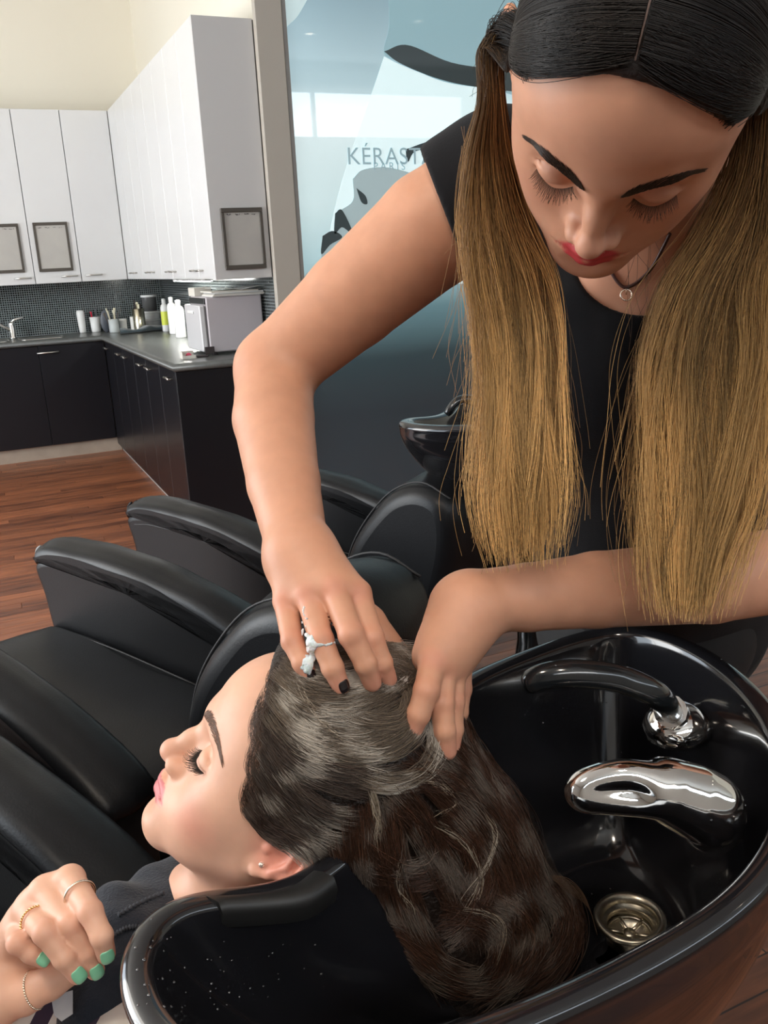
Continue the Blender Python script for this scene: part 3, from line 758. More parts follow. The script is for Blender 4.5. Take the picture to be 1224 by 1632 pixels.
# folded towel on the worktop
a, b_ = on_top(192, 533), on_top(280, 524)
G = []
for i in range(25):
    u = i/24; c = a*(1-u) + b_*u; c[2] = ZC
    w = .055*(math.sin(math.pi*min(max(u, .04), .97))**.35) + .008*math.sin(u*19)
    h = .034 + .026*u + .010*math.sin(u*14+1)
    d = np.array((.12, .99, 0)); row = []
    for k in range(14):
        t_ = 2*math.pi*k/14
        row.append(c + d*w*1.3*math.cos(t_) + np.array((0, 0, max(0.001, h*(.5+.5*math.sin(t_))*(.85+.3*noise.noise(Vector((u*6, t_, 0))))))))
    G.append(row)
tag(MB().grid(G, closed_v=True).build('towel', m_teal_towel), 'dark teal towel rolled on the worktop corner', 'towel')

# strip lamp added under the side wall cabinets to make the worktop glow
t = thing('added_cabinet_lamp', 'slim white strip lamp under the side run of wall cabinets', 'lamp', (1.32, 5.75, ZU0), room=True)
box_obj('housing', (1.30, 5.30, ZU0-.018), (1.35, 6.20, ZU0-.001), m_white_plastic, t)
box_obj('diffuser', (1.303, 5.31, ZU0-.022), (1.347, 6.19, ZU0-.0185), material('lit lamp strip', (1, 1, 1), .5, emit=(1.0, 1.0, .94, 75.0)), t)
# ---- little fridge (towel warmer)
m_fr = material('lilac grey enamel', (.50, .46, .48), .45); m_fr_door = material('pale enamel door', (.66, .65, .66), .3)
fl = np.array((1.02, 4.62))          # front left corner on the worktop
F0x, F0y, F1x, F1y, FZ0, FZ1 = 1.128, 4.63, 1.428, 4.98, ZC+.015, ZC+.298
fr = thing('towel_warmer', 'small lilac-grey towel cabinet with dark hinge on the worktop end', 'appliance', ((F0x+F1x)/2, (F0y+F1y)/2, ZC), room=True)
box_obj('body', (F0x, F0y, FZ0), (F1x, F1y, FZ1), m_fr, fr, bev=.006)
box_obj('control_strip', (F0x-.008, F0y+.01, FZ1-.035), (F0x-.0005, F1y-.01, FZ1-.004), material('dark control strip', (.03, .03, .03), .3), fr, bev=.001)
dr = box_obj('door', (F0x-.038, F0y+.004, FZ0+.006), (F0x-.0095, F1y-.004, FZ1-.040), m_fr_door, fr, bev=.005)
box_obj('seal', (F0x-.009, F0y+.012, FZ0+.012), (F0x-.0006, F1y-.012, FZ1-.045), material('grey door seal', (.25, .24, .25), .6), fr)
box_obj('handle', (F0x-.046, F1y-.22, FZ1-.085), (F0x-.0385, F1y-.10, FZ1-.070), m_white_plastic, dr, bev=.002)
box_obj('hinge', (F0x-.030, F0y-.006, FZ0-.004), (F0x+.020, F0y-.0005, FZ0+.032), m_ink, fr, bev=.001)
for (x, y) in ((F0x+.03, F0y+.03), (F1x-.03, F0y+.03), (F0x+.03, F1y-.03), (F1x-.03, F1y-.03)):
    MB().lathe([(0, 0), (.014, 0), (.012, .0175), (0, .0175)], (x, y, ZC), 12).build('foot', m_ink, fr)
# papers and a paper box on top of it
m_paper = [material('paper white', (.85, .85, .82), .7), material('newsprint grey', (.45, .44, .42), .7), material('paper cream', (.70, .67, .60), .7)]
z = FZ1
rr = random.Random(3)
for k in range(5):
    w, d, h = .30-.012*k, .24, .004+.004*rr.random()
    x0 = F0x+.03+rr.uniform(-.01, .02); y0 = F0y-.02+rr.uniform(0, .03)
    tag(box_obj('magazine', (x0, y0, z), (min(x0+w, 1.44), y0+d, z+h-.0004), m_paper[(k*2) % 3], bev=.0005), ['lowest magazine of the pile on the towel cabinet', 'second magazine up in the pile on the towel cabinet', 'third magazine up in the pile on the towel cabinet', 'fourth magazine up in the pile on the towel cabinet', 'top magazine of the pile on the towel cabinet'][k], 'magazine', 'magazines on the towel cabinet'); z += h
G = [[np.array((F0x+.05+.28*u, F0y-.02+.22*v, z+.001+.016*abs(math.cos(u*math.pi))**.8*(1-.2*v))) for v in np.linspace(0, 1, 6)] for u in np.linspace(0, 1, 21)]
tag(MB().grid(G).build('newspaper', m_paper[0], solid=.0015), 'curling white newspaper lying open on the magazine pile', 'newspaper')
tag(box_obj('paper_box', (F0x+.005, F0y+.26, FZ1), (F0x+.10, F0y+.40, FZ1+.045), m_paper[2], bev=.002), 'small cream box behind the magazines on the towel cabinet', 'box')
# sweets box in front of it
p = on_top(300, 571); p[2] = ZC
t = thing('snack_box', 'small open box with pink wrappers at the worktop end', 'box', p, room=True)
box_obj('tray', p + np.array((-.035, -.03, 0)), p + np.array((.035, .03, .004)), m_paper[2], t)
for lo, hi in (((-.035, -.03, .004), (-.032, .03, .035)), ((-.032, .027, .004), (.035, .03, .035)), ((-.032, -.03, .004), (.035, -.027, .016))):
    box_obj('side', p + np.array(lo), p + np.array(hi), m_paper[2], t)
MB().lathe([(0, 0), (.014, .002), (.016, .012), (.008, .022), (0, .024)], p + np.array((.004, 0, .0045)), 14).build('wrapper', material('pink wrapper', (.75, .08, .16), .3), t)
p = p + np.array((.075, .0, 0))
tag(MB().box(p + np.array((-.03, -.02, 0)), p + np.array((.03, .02, .010)), .003).build('phone', m_ink), 'small dark phone beside the snack box', 'phone')

# ceiling fixtures whose light shows in the glossy poster: a strip lamp high on the wall behind, two small wall washers
m_tube = material('lit diffuser', (1, 1, 1), .5, emit=(1.0, .86, .70, 40.0))
for x, y in ((3.70, -.64), (4.60, .07)):
    t = thing('ceiling_light', ('small round ceiling spot mirrored in the poster near the post' if x < 4 else 'small round ceiling spot mirrored in the poster beside the stylist\'s hair'), 'light', (x, y, HC), room=True, group='ceiling spots')
    MB().lathe([(.05, 0), (.065, 0), (.065, -.10), (.055, -.10), (.050, -.06)], (x, y, HC-.001), 24).build('housing', m_white_plastic, t)
    MB().lathe([(0, -.055), (.050, -.055), (.050, -.060), (0, -.061)], (x, y, HC-.001), 24).build('diffuser', m_tube, t)

# ================================================================ leather wash chairs
m_leather = material('black leather', (.006, .0065, .008), .40, coat=.05, coat_rough=.3, bump=('noise', 260, .25, .0012), spec=.30)
m_seam = material('black stitching', (.03, .03, .032), .6)
m_worn = material('worn pale leather edge', (.30, .30, .29), .6)

def padded(name, outline, s0, s1, r, mat, parent, n=64, bulge=0.0, m_along=6, wob=0.0, seed=0):
    """closed outline in the (forward, up) plane, padded between the sides s0 and s1 with rounded edges"""
    o = spline(list(outline) + [outline[0]], n+1)[:-1]
    c = o.mean(0); T = np.roll(o, -1, 0) - np.roll(o, 1, 0); N = np.stack([T[:, 1], -T[:, 0]], 1); N /= np.linalg.norm(N, axis=1)[:, None] + 1e-9
    area = .5*np.sum(o[:, 0]*np.roll(o[:, 1], -1) - np.roll(o[:, 0], -1)*o[:, 1])
    if area < 0: N = -N
    prof = []
    for a in np.linspace(0, math.pi/2, 6): prof.append((s0 + r*(1-math.sin(a)), r*(1-math.cos(a)) * 1.0))
    prof = [(s0 + r*(1-math.sin(a)), r*(1-math.cos(a))) for a in np.linspace(math.pi/2, 0, 6)]
    mid = [(s, -bulge*math.sin(math.pi*(s-s0-r)/(s1-s0-2*r))) for s in np.linspace(s0+r, s1-r, m_along)[1:-1]]
    prof = prof + mid + [(s1 - r*(1-math.sin(a)), r*(1-math.cos(a))) for a in np.linspace(0, math.pi/2, 6)]
    rows = []
    for i, (s, ins) in enumerate(prof):
        q = o - N * ins
        row = []
        for j in range(n):
            w = wob * noise.noise(Vector((q[j][0]*9, s*9, q[j][1]*9 + seed))) if wob else 0
            row.append((q[j][0] + N[j][0]*w, s, q[j][1] + N[j][1]*w))
        rows.append(row)
    m = MB(); m.grid(rows, closed_v=True)
    for row, ss in ((rows[0], 1), (rows[-1], -1)):
        cc = np.mean(row, 0); m.add(row + [tuple(cc)], [((j+1) % n, j, n) if ss < 0 else (j, (j+1) % n, n) for j in range(n)], True)
    return m.build(name, mat, parent)

def seam(name, pts, parent, r=.0022, mat=None): return MB().tube(pts, r, 6).build(name, mat or m_seam, parent)

W2 = .30                                            # half width over the arms
def wash_chair(label, xy, f, worn=False, bx=0.0, bz=0.0, HB=.18, by=0.0):
    rz = math.atan2(f[1], f[0])
    t = thing('wash_chair', label, 'chair', (xy[0], xy[1], 0), rz, 'black leather wash chairs')
    # local axes: x forward, y to the sitter's left, z up; x = 0 at the back of the seat
    for s in (-1, 1):
        a0, a1 = sorted((s*(W2-.095), s*W2))
        padded('side_panel', [(.57, .12), (.60, .30), (.636, .50), (.645, .600), (.45, .622), (.25, .605), (.0, .555), (-.18, .475), (-.225, .30), (-.18, .12), (.1, .10), (.4, .10)], a0-.012, a1+.012, .022, m_leather, t, bulge=.0, wob=.004, seed=s)
        pad = padded('arm_pad', [(.655, .585), (.662, .615), (.640, .638), (.55, .650), (.40, .648), (.20, .628), (.0, .580), (-.19, .500), (-.24, .450), (-.20, .430), (.0, .525), (.23, .585), (.42, .602), (.57, .602), (.63, .585)], a0-.014, a1+.014, .030, m_leather, t, bulge=.006, wob=.006, seed=3*s)
        pts = spline([(.610, s*W2*1.012+s*.008, .578), (.5, s*W2*1.012+s*.008, .588), (.25, s*W2*1.012+s*.008, .568), (-.15, s*W2*1.012+s*.008, .455)], 20)
        seam('seam', pts, pad)
        # gathered leather at the tip of the arm
        m = MB()
        for k in range(5):
            y = a0 + (a1-a0)*(k+.5)/5
            m.tube(spline([(.640, y, .640), (.661, y, .622), (.662, y+.003, .600), (.648, y, .582)], 8), [.002, .0045, .0045, .0045, .004, .0035, .003, .002][:8], 6)
        g = m.build('gathers', m_worn if (worn and s < 0) else m_leather, pad); g['kind'] = 'stuff'
    padded('seat', [(.60, .36), (.615, .405), (.59, .435), (.40, .430), (.15, .405), (-.12, .390), (-.15, .34), (-.12, .28), (.3, .27), (.56, .30)], -(W2-.100), W2-.100, .028, m_leather, t, bulge=.016, wob=.003)
    seam('seam', spline([(.55, -(W2-.125), .4335), (.35, -(W2-.125), .428), (.05, -(W2-.125), .400)], 12), t)
    pr = [(-.08, .34), (-.08, .46), (-.12, .58), (-.19, .68), (-.27, .755), (-.36, .785), (-.44, .755), (-.465, .66), (-.43, .50), (-.36, .36), (-.26, .29), (-.14, .29)]
    bk = padded('backrest', [(x + bx, z + bz) for x, z in pr], by-HB, by+HB, .045, m_leather, t, bulge=.018, wob=.004, seed=8)
    for s in (-1, 1):
        y = by + s*(HB-.030)
        seam('seam', spline([(x + bx, y, z + bz) for x, z in [(-.080, .40), (-.082, .47), (-.121, .585), (-.190, .684), (-.271, .759), (-.36, .789), (-.443, .758)]], 30), bk, .0025)
    seam('seam', spline([(x + bx, y, z + bz) for x, y, z in [(-.130, by-HB+.034, .598), (-.123, by-.08, .612), (-.121, by, .617), (-.123, by+.08, .612), (-.130, by+HB-.034, .598)]], 30), bk, .0025)
    MB().lathe([(0, 0), (.24, 0), (.24, .012), (.20, .02), (.06, .03), (.055, .27), (0, .27)], (.28, 0, 0.001), 32).build('base', m_chrome, t)
    return t
fd = unit((-.51, .86)); sd = np.array((-fd[1], fd[0]))          # facing, sitter's left
def at_fs(x, y): return (x, y)
chair_b = wash_chair('black leather wash chair in the middle with a pale worn arm tip', (.22, 1.715), fd, True, -.13, .02, .155, -.035)
chair_c = wash_chair('black leather wash chair farthest from the client, in front of the poster wall', (.913, 2.25), unit((-.45, .89)))
chair_a = wash_chair('black leather wash chair in which the client lies', (-.20, 1.03), fd, False, -.02, -.11)
# ================================================================ wash basins
m_ceramic = material('black glazed ceramic', (.010, .010, .012), .13, coat=.6, coat_rough=.04)
m_rubber = material('black rubber', (.012, .012, .012), .45)
m_drain = material('dull nickel', (.46, .42, .34), .30, metal=1)
m_black_gloss = material('black gloss plastic', (.010, .012, .014), .16, coat=.5, coat_rough=.06)

def basin_mesh(name, rim, cen, depth, mat, parent, roll=.0115, wall=.15, under=.30, n=160, notch=None):
    """rim: closed loop of room points; the bowl sinks from it to the drain at cen"""
    Rm = spline(list(rim) + [rim[0]], n+1)[:-1]
    for _ in range(30): Rm = Rm*.5 + .25*(np.roll(Rm, 1, 0) + np.roll(Rm, -1, 0))
    cen = np.array(cen, float)
    rows = []
    out = Rm[:, :2] - cen[:2]; L = np.linalg.norm(out, axis=1); O = out / L[:, None]
    T = np.roll(Rm, -1, 0) - np.roll(Rm, 1, 0); N = np.stack([T[:, 1], -T[:, 0]], 1); N /= np.linalg.norm(N, axis=1)[:, None]
    for _ in range(14): N = N*.5 + .25*(np.roll(N, 1, 0) + np.roll(N, -1, 0)); N /= np.linalg.norm(N, axis=1)[:, None]
    if np.mean((N * O).sum(1)) < 0: N = -N
    def row(inset, z):      # inset outwards from rim line
        q = Rm.copy(); q[:, :2] += N * inset; q[:, 2] += z; return q
    # outer body going down to the foot
    foot = np.array([cen[0], cen[1], Rm[:, 2].mean() - under])
    for t in (1.0, .8, .55, .3, .12, .03):
        q = row(roll*.6, -.035)
        rows.append(q + (foot - q) * np.array([1, 1, 1]) * np.array([[.72*t**1.4, .72*t**1.4, t]]))
    rows.append(row(roll*.6, -.035)); rows.append(row(roll*.9, -.026))
    for a in np.linspace(-.5, math.pi-.1, 10):
        rows.append(row(roll*math.cos(a), roll*.75*math.sin(a)))
    # inner surface
    for t in (.02, .05, .10, .17, .26, .36, .48, .60, .72, .82, .90, .96):
        g = 1 - (1 - min(1, t/.62))**2.6 if t < .62 else 1
        q = row(-roll, 0); z0 = q[:, 2].copy()
        q[:, :2] += (cen[:2] - q[:, :2]) * (t * .94)
        q[:, 2] = z0 + (cen[2] - z0) * (g * .96 + .04 * t)
        rows.append(q)
    m = MB(); m.grid(rows, closed_v=True)
    return m.build(name, mat, parent, sub=1)

Z = .90
rim_px = [(205, 1570, .895), (222, 1500, .90), (268, 1455, .90), (330, 1440, .895), (400, 1435, .885), (470, 1425, .880), (540, 1380, .880), (600, 1310, .885), (650, 1210, .895), (700, 1125, .90),
          (735, 1090, .90), (850, 1046, .905), (930, 1016, .915), (1000, 1005, .92), (1080, 1022, .93), (1160, 1068, .93), (1222, 1130, .925), (1262, 1210, .915), (1270, 1290, .905), (1235, 1385, .90),
          (1160, 1458, .90), (1060, 1520, .90), (960, 1572, .90), (860, 1618, .90), (740, 1665, .90), (600, 1705, .90), (460, 1725, .90), (340, 1715, .90), (250, 1665, .895)]
rim = [atz(px, py, z) for px, py, z in rim_px]
drain = atz(1003, 1488, .715)
basin = thing('wash_basin', 'large black glossy wash basin under the client\'s head', 'basin', (drain[0], drain[1], .60), room=True, group='black wash basins')
BCEN = np.array((.40, .535, .715))
BCEN[:2] = drain[:2] - np.array((.02, -.005))
bowl = basin_mesh('bowl', rim, (drain[0], drain[1], .705), .2, m_ceramic, basin)
def drain_parts(c, root, nrm=(0, 0, 1)):
    A = unit(nrm)
    d = MB().lathe([(.020, .0), (.0205, .006), (.0300, .008), (.0325, .0115), (.0310, .0140), (.0270, .0140), (.0240, .009), (.0225, -.004), (.0215, -.012), (.0, -.0125)], c, 40, A).build('drain', m_drain, root)
    a = np.array((1.0, 0, 0)); U = unit(np.cross(A, np.cross(a, A))); W = np.cross(A, U); c2 = np.array(c) + A*(-.006)
    m = MB()
    for k in range(6):
        t = k*math.pi/3 + .3; e = math.cos(t)*U + math.sin(t)*W; m.tube([c2 + e*.004, c2 + e*.0215], .0018, 8)
    m.tube([c2 + .0205*(math.cos(t)*U + math.sin(t)*W) for t in np.linspace(0, 2*math.pi, 33)], .0016, 8, False)
    m.lathe([(0, -.001), (.006, 0), (.0055, .0018), (0, .002)], c2, 16, A)
    m.build('strainer', m_drain, d)
drain_parts(drain + (0, 0, .006), basin, (-.05, .0, 1))
# rubber neck rest in the notch
nk = [P(332, 1443, .72), P(400, 1436, .722), P(470, 1428, .726), P(512, 1405, .735)]
G = []
for q in spline([atz(332, 1440, .897), atz(400, 1437, .890), atz(470, 1428, .885), atz(515, 1400, .885)], 16):
    sd_ = unit((-.55, .83, 0)); G.append([q + sd_*a + np.array((0, 0, b)) for a, b in ((-.010, -.016), (-.013, -.004), (-.010, .005), (.0, .006), (.012, .003), (.015, -.010), (.012, -.018))])
m = MB(); m.grid(G, smooth=True)
for g in (G[0], G[-1]): m.add(g, [tuple(range(len(g)))])
m.build('neck_rest', m_rubber, basin)
# pedestal of the basin
pc = np.mean(rim, 0)*.28 + drain*.72
MB().lathe([(.11, .0), (.13, .01), (.10, .05), (.075, .30), (.080, .56), (.085, .60)], (pc[0], pc[1], .002), 32).build('pedestal', m_black_gloss, basin)

def hand_shower(base, tip_pts, scale, root_label, group=None):
    t = thing('shower_spout', root_label, 'tap', base, room=True, group=group)
    base = np.array(base, float); S = scale
    MB().lathe([(0, -.004*S), (.026*S, -.004*S), (.027*S, .004*S), (.024*S, .012*S), (.017*S, .018*S), (.013*S, .020*S), (0, .021*S)], base, 32).build('flange', m_chrome, t)
    p = [np.array(q, float) for q in tip_pts]
    ax = unit(p[1] - p[0]); 
    m = MB(); m.lathe([(.0, 0), (.0115*S, 0), (.0125*S, .003*S), (.0125*S, .010*S), (.0118*S, .012*S), (.0118*S, .021*S), (.0130*S, .023*S), (.0130*S, .032*S), (.0, .033*S)], p[0], 12, ax, smooth=False); m.build('collar', m_chrome, t)
    c = spline([p[0] + ax*.031*S] + p[1:], 36); n = len(c)
    rs = [.0092*S + .0012*S*math.sin(min(1, i/n*1.0)*math.pi) - (.000 if i < n-4 else .0030*S*((i-n+4)/3)**2) for i in range(n)]
    MB().tube(c, rs, 20).build('nozzle', m_black_gloss, t)
    return t
sb = atz(1078, 1163, .872)
hand_shower(sb, [sb + (0, 0, .012), P(1046, 1108, .752), P(985, 1082, .745), P(915, 1074, .742), P(868, 1078, .745), P(838, 1092, .752)], 1.18, 'black curved spout on a chrome flange at the back of the basin')

# chrome lever mixer with a looped handle
mx = thing('lever_mixer', 'polished chrome mixer with looped oval lever in the basin', 'tap', atz(1120, 1310, .84), room=True)
E_ = Blob()
d0 = .690
def PL(px, py, d): return P(px, py, d)
body = [PL(1050, 1262, d0+.004), PL(1092, 1278, d0+.006), PL(1130, 1296, d0+.010)]
E_.cone(PL(1046, 1257, d0+.002), PL(1132, 1290, d0+.010), .0185, .0262, .02); E_.cone(PL(1066, 1258, d0+.003), PL(1100, 1272, d0+.006), .0215, .0245, .02)
E_.cone(PL(1132, 1294, d0+.008), PL(1134, 1304, d0+.030), .0262, .0245, .008)
loop = [(1055, 1258), (1035, 1242), (1000, 1234), (965, 1238), (935, 1249), (924, 1262), (936, 1271), (970, 1274), (1010, 1277), (1045, 1276), (1058, 1268)]
lp = spline([PL(x, y, d0 - .006 + .010*abs(x-1055)/130) for x, y in loop], 30)
for a, b in zip(lp, lp[1:]): E_.cone(a, b, .0086, .0086, .008)
W, F = E_.mesh(.0022); W = E_.refine(W, F, None, 1)
net_mesh('lever', m_chrome, None, None) if False else net_mesh('lever', W, F, m_chrome, mx)
q = PL(1134, 1306, d0+.034)
MB().lathe([(.0, -.03), (.0262, -.03), (.0268, -.002), (.0262, .0), (0, .001)], q, 40, unit(P(1134, 1300, .65) - P(1134, 1306, .75))).build('base_ring', m_chrome, mx)

# water drops on the glaze
bpy.context.view_layer.update()
def cast(px, py):
    dv = ray(px, py); L = np.linalg.norm(dv); h, loc, nrm, idx, ob, mt = SC.ray_cast(bpy.context.evaluated_depsgraph_get(), Vector(CAM), Vector(dv/L))
    return (np.array(loc), np.array(nrm)) if h else (None, None)
rr = random.Random(12); m = MB()
for k in range(90):
    if k < 34: px, py = rr.uniform(330, 520), rr.uniform(1500, 1610)
    elif k < 60: px, py = rr.uniform(208, 300), rr.uniform(1460, 1620)
    else: px, py = rr.uniform(780, 1200), rr.uniform(1040, 1480)
    l, n2 = cast(px, py)
    if l is None: continue
    r = rr.uniform(.0004, .0013)
    m.lathe([(r, 0), (r*.92, r*.30), (r*.55, r*.55), (0, r*.62)], l, 8, n2)
m_water = material('water drops', (.02, .02, .022), .03, coat=1.0, spec=1.0)
o = m.build('water_drops', m_water, basin); o['kind'] = 'stuff'
# the next basin along, seen past the stylist's hair
def local_basin(label, c, f, z=.90):
    f = unit((*f, 0)); s_ = np.array((f[1], -f[0], 0))           # f: towards the sitter
    c = np.array((*c, z)); 
    pts = [(.26, -.22, .0), (.275, -.16, .0), (.25, -.09, -.012), (.235, 0, -.02), (.25, .09, -.012), (.275, .16, .0), (.26, .22, .0), (.16, .26, .0), (0, .255, .01), (-.18, .20, .025), (-.28, .10, .035), (-.31, 0, .035), (-.28, -.10, .035), (-.18, -.20, .025), (0, -.255, .01), (.16, -.26, .0)]
    t = thing('wash_basin', label, 'basin', (c[0], c[1], .60), room=True, group='black wash basins')
    cen = c + f*(-.04) + np.array((0, 0, -.19))
    basin_mesh('bowl', [c + f*a + s_*b + np.array((0, 0, h)) for a, b, h in pts], cen, .2, m_ceramic, t, n=96, roll=.018)
    drain_parts(cen + (0, 0, .008), t)
    MB().lathe([(.11, .0), (.13, .01), (.10, .05), (.07, .30), (.07, .56), (.075, .61)], (cen[0], cen[1], .002), 32).build('pedestal', m_black_gloss, t)
    return c, f, s_
f2 = unit((-.60, .80))
c2, ff, ss = local_basin('black wash basin of the empty chair, showing past the stylist\'s hair', (1.262, 1.875), f2, .915)
b2 = c2 + ff*(-.20) + np.array((0, 0, -.03))
b2 = atz(742, 668, .905) ; b2 = atz(775, 690, .89)
hand_shower(b2, [b2 + (0, 0, .012), b2 + (-.005, .0, .05), b2 + (-.03, .01, .082), b2 + (-.07, .015, .085), b2 + (-.10, .02, .055)], 1.15, 'small curved spout of the far basin glinting past the hair')
# ================================================================ people: shared
def skin_material(name, rough=.47, sss=.12):
    m = material(name, (.7, .4, .3), rough, spec=.38, bump=('noise', 900, .10, .0006)); nt = m.node_tree; b = nt.nodes['Principled BSDF']
    a = nt.nodes.new('ShaderNodeAttribute'); a.attribute_name = 'tint'
    tc = nt.nodes.new('ShaderNodeTexCoord'); n = nt.nodes.new('ShaderNodeTexNoise'); n.inputs['Scale'].default_value = 38; n.inputs['Detail'].default_value = 5
    nt.links.new(tc.outputs['Object'], n.inputs['Vector'])
    mr = nt.nodes.new('ShaderNodeMapRange'); mr.inputs[1].default_value = .3; mr.inputs[2].default_value = .7; mr.inputs[3].default_value = .93; mr.inputs[4].default_value = 1.05
    nt.links.new(n.outputs['Fac'], mr.inputs[0])
    vm = nt.nodes.new('ShaderNodeVectorMath'); vm.operation = 'SCALE'; nt.links.new(a.outputs['Color'], vm.inputs[0]); nt.links.new(mr.outputs[0], vm.inputs['Scale'])
    nt.links.new(vm.outputs[0], b.inputs['Base Color'])
    b.inputs['Subsurface Weight'].default_value = sss; b.inputs['Subsurface Radius'].default_value = (1.0, .35, .2); b.inputs['Subsurface Scale'].default_value = .006
    return m
m_skin = skin_material('skin')

def hair_material(name, rough=.28, radial=.35, coat=0.0):
    m = bpy.data.materials.new(name); m.use_nodes = True; nt = m.node_tree
    b = nt.nodes['Principled BSDF']; a = nt.nodes.new('ShaderNodeAttribute'); a.attribute_name = 'tint'
    nt.links.new(a.outputs['Color'], b.inputs['Base Color']); b.inputs['Roughness'].default_value = rough
    b.inputs['Specular IOR Level'].default_value = .32; b.inputs['Anisotropic'].default_value = .5
    return m
m_hair = hair_material('hair strands', .38)
m_wet_hair = hair_material('wet hair strands', .34)

def hair_obj(name, S, rad, col, mat, parent, kind='stuff', label=None):
    """S (n, m, 3) strand points, rad (m,) or scalar radius, col (n, m, 3)"""
    S = np.asarray(S, np.float32); n, m_ = S.shape[:2]
    cu = bpy.data.hair_curves.new(name); cu.add_curves([m_]*n)
    o = bpy.data.objects.new(name, cu); COL.objects.link(o)
    cu.points.foreach_set('position', S.ravel()) if False else cu.attributes['position'].data.foreach_set('vector', S.ravel())
    ra = cu.attributes.new('radius', 'FLOAT', 'POINT'); r = np.broadcast_to(np.asarray(rad, np.float32), (n, m_)).astype(np.float32).ravel(); ra.data.foreach_set('value', np.ascontiguousarray(r))
    ca = cu.attributes.new('tint', 'FLOAT_COLOR', 'POINT'); c = np.ones((n*m_, 4), np.float32); c[:, :3] = np.broadcast_to(col, (n, m_, 3)).reshape(-1, 3)
    ca.data.foreach_set('color', c.ravel())
    cu.materials.append(mat); adopt(o, parent)
    if kind: o['kind'] = kind
    if label: o['label'] = label
    return o

def splines(Pk, n):
    """Catmull-Rom for many strands at once: (s, k, 3) -> (s, n, 3)"""
    p = np.concatenate([2*Pk[:, :1]-Pk[:, 1:2], Pk, 2*Pk[:, -1:]-Pk[:, -2:-1]], 1)
    m = p.shape[1] - 3; t = np.linspace(0, m, n); i = np.minimum(t.astype(int), m-1); f = (t - i)[None, :, None]
    a, b, c, d = p[:, i], p[:, i+1], p[:, i+2], p[:, i+3]
    return .5*((2*b) + (c-a)*f + (2*a-5*b+4*c-d)*f**2 + (3*b-a-3*c+d)*f**3)

def march(B, px, py, start=.4, end=1.0, off=0.0, iters=30):
    """depth where the sight line through each pixel first meets the body"""
    px, py = np.asarray(px, float).ravel(), np.asarray(py, float).ravel()
    D = np.stack([(px-CX)/FPX, -(py-CY)/FPX, -np.ones_like(px)], 1) @ RC.T
    L = np.linalg.norm(D, axis=1); t = np.full(len(px), start); best = np.full(len(px), 9.0); bt = t.copy()
    for _ in range(iters):
        Q = CAM + D*t[:, None]
        d = B.field(Q[:, None, :], Q, Q, .05)[:, 0] - off
        m = np.abs(d) < best; best[m] = np.abs(d[m]); bt[m] = t[m]
        t = t + np.clip(d, -.01, .05)/L*.9
        t = np.minimum(t, end)
    hit = best < .002
    far = ~hit; bt = np.where(far, np.clip(bt, start, .86), bt)
    return bt, hit

def strands_on(B, guides, n, spread, npts=22, off=.0025, noise_amp=5.0, jitter=.0018, seed=0, fallback=.75, taper=True, lo=.0, hi=1.0):
    """hair lying over a body: each guide is a line of pixels; strands scatter around it and clump together"""
    rg = np.random.default_rng(seed); out = []
    K = 9
    for g in guides:
        G = spline([q[:2] for q in g], K); dd = None
        if len(g[0]) > 2: dd = spline([[q[2]] for q in g], K)[:, 0]
        T = np.gradient(G, axis=0); N = np.stack([-T[:, 1], T[:, 0]], 1); N /= np.linalg.norm(N, axis=1)[:, None] + 1e-9
        nc = max(2, n // 9); cl = rg.uniform(-1, 1, nc); c = cl[rg.integers(0, nc, n)]
        s = rg.uniform(-1, 1, n)
        tt = np.linspace(0, 1, K)[None, :]
        w = (s[:, None]*(1 - .75*tt) + c[:, None]*.75*tt) * spread
        ph = rg.uniform(0, 6.28, (n, 1)); fr = rg.uniform(3, 8, (n, 1))
        w = w + noise_amp*np.sin(tt*fr + ph + c[:, None]*5) * (.3 + .7*tt)
        ln = rg.uniform(.55, 1.0, (n, 1)); st = rg.uniform(0, .20, (n, 1))
        U = (st + (ln - st)*tt) * (K-1); i = np.clip(U.astype(int), 0, K-2); f = U - i
        base = G[i]*(1-f[..., None]) + G[i+1]*f[..., None]; nn = N[i]
        q = base + nn*w[..., None]
        if dd is None:
            d, hit = march(B, q[..., 0], q[..., 1], off=off, start=.62, iters=15)
            d = d.reshape(q.shape[:2]) 
        else:
            d = dd[i]*(1-f) + dd[i+1]*f
        d = d + rg.normal(0, jitter, (n, 1)) * .6 + rg.normal(0, jitter*.3, d.shape)
        X = CAM + (np.stack([(q[..., 0]-CX)/FPX, -(q[..., 1]-CY)/FPX, -np.ones(q.shape[:2])], -1) @ RC.T) * d[..., None]
        out.append(X)
    return splines(np.concatenate(out), npts)

def lashes(B, R, T, s, n, L, up, rad, mat_col, parent, pts, label='eyelashes', seed=0, droop=.4):
    rg = np.random.default_rng(seed)
    c = spline(pts, n); S = []
    for i, p in enumerate(c):
        u = i/(n-1); out = np.array((s*(-.55+1.3*u)*.8, .9, -.35)); out = unit(out)
        l = L*(.55 + .45*math.sin(math.pi*(.15+.75*u)))*rg.uniform(.8, 1.1)
        a = np.array(p); side = rg.normal(0, .08)
        q = [a, a + out*l*.35 + np.array((0, 0, -droop*l*.15)), a + out*l*.7 + np.array((side*l, 0, -droop*l*.12)), a + out*l*.92 + np.array((side*l, 0, droop*l*.22))]
        S.append([R @ x + T for x in q])
    S = splines(np.array(S), 7)
    return hair_obj('eyelashes', S, np.linspace(rad, rad*.25, 7), np.array(mat_col), m_hair, parent, 'stuff')

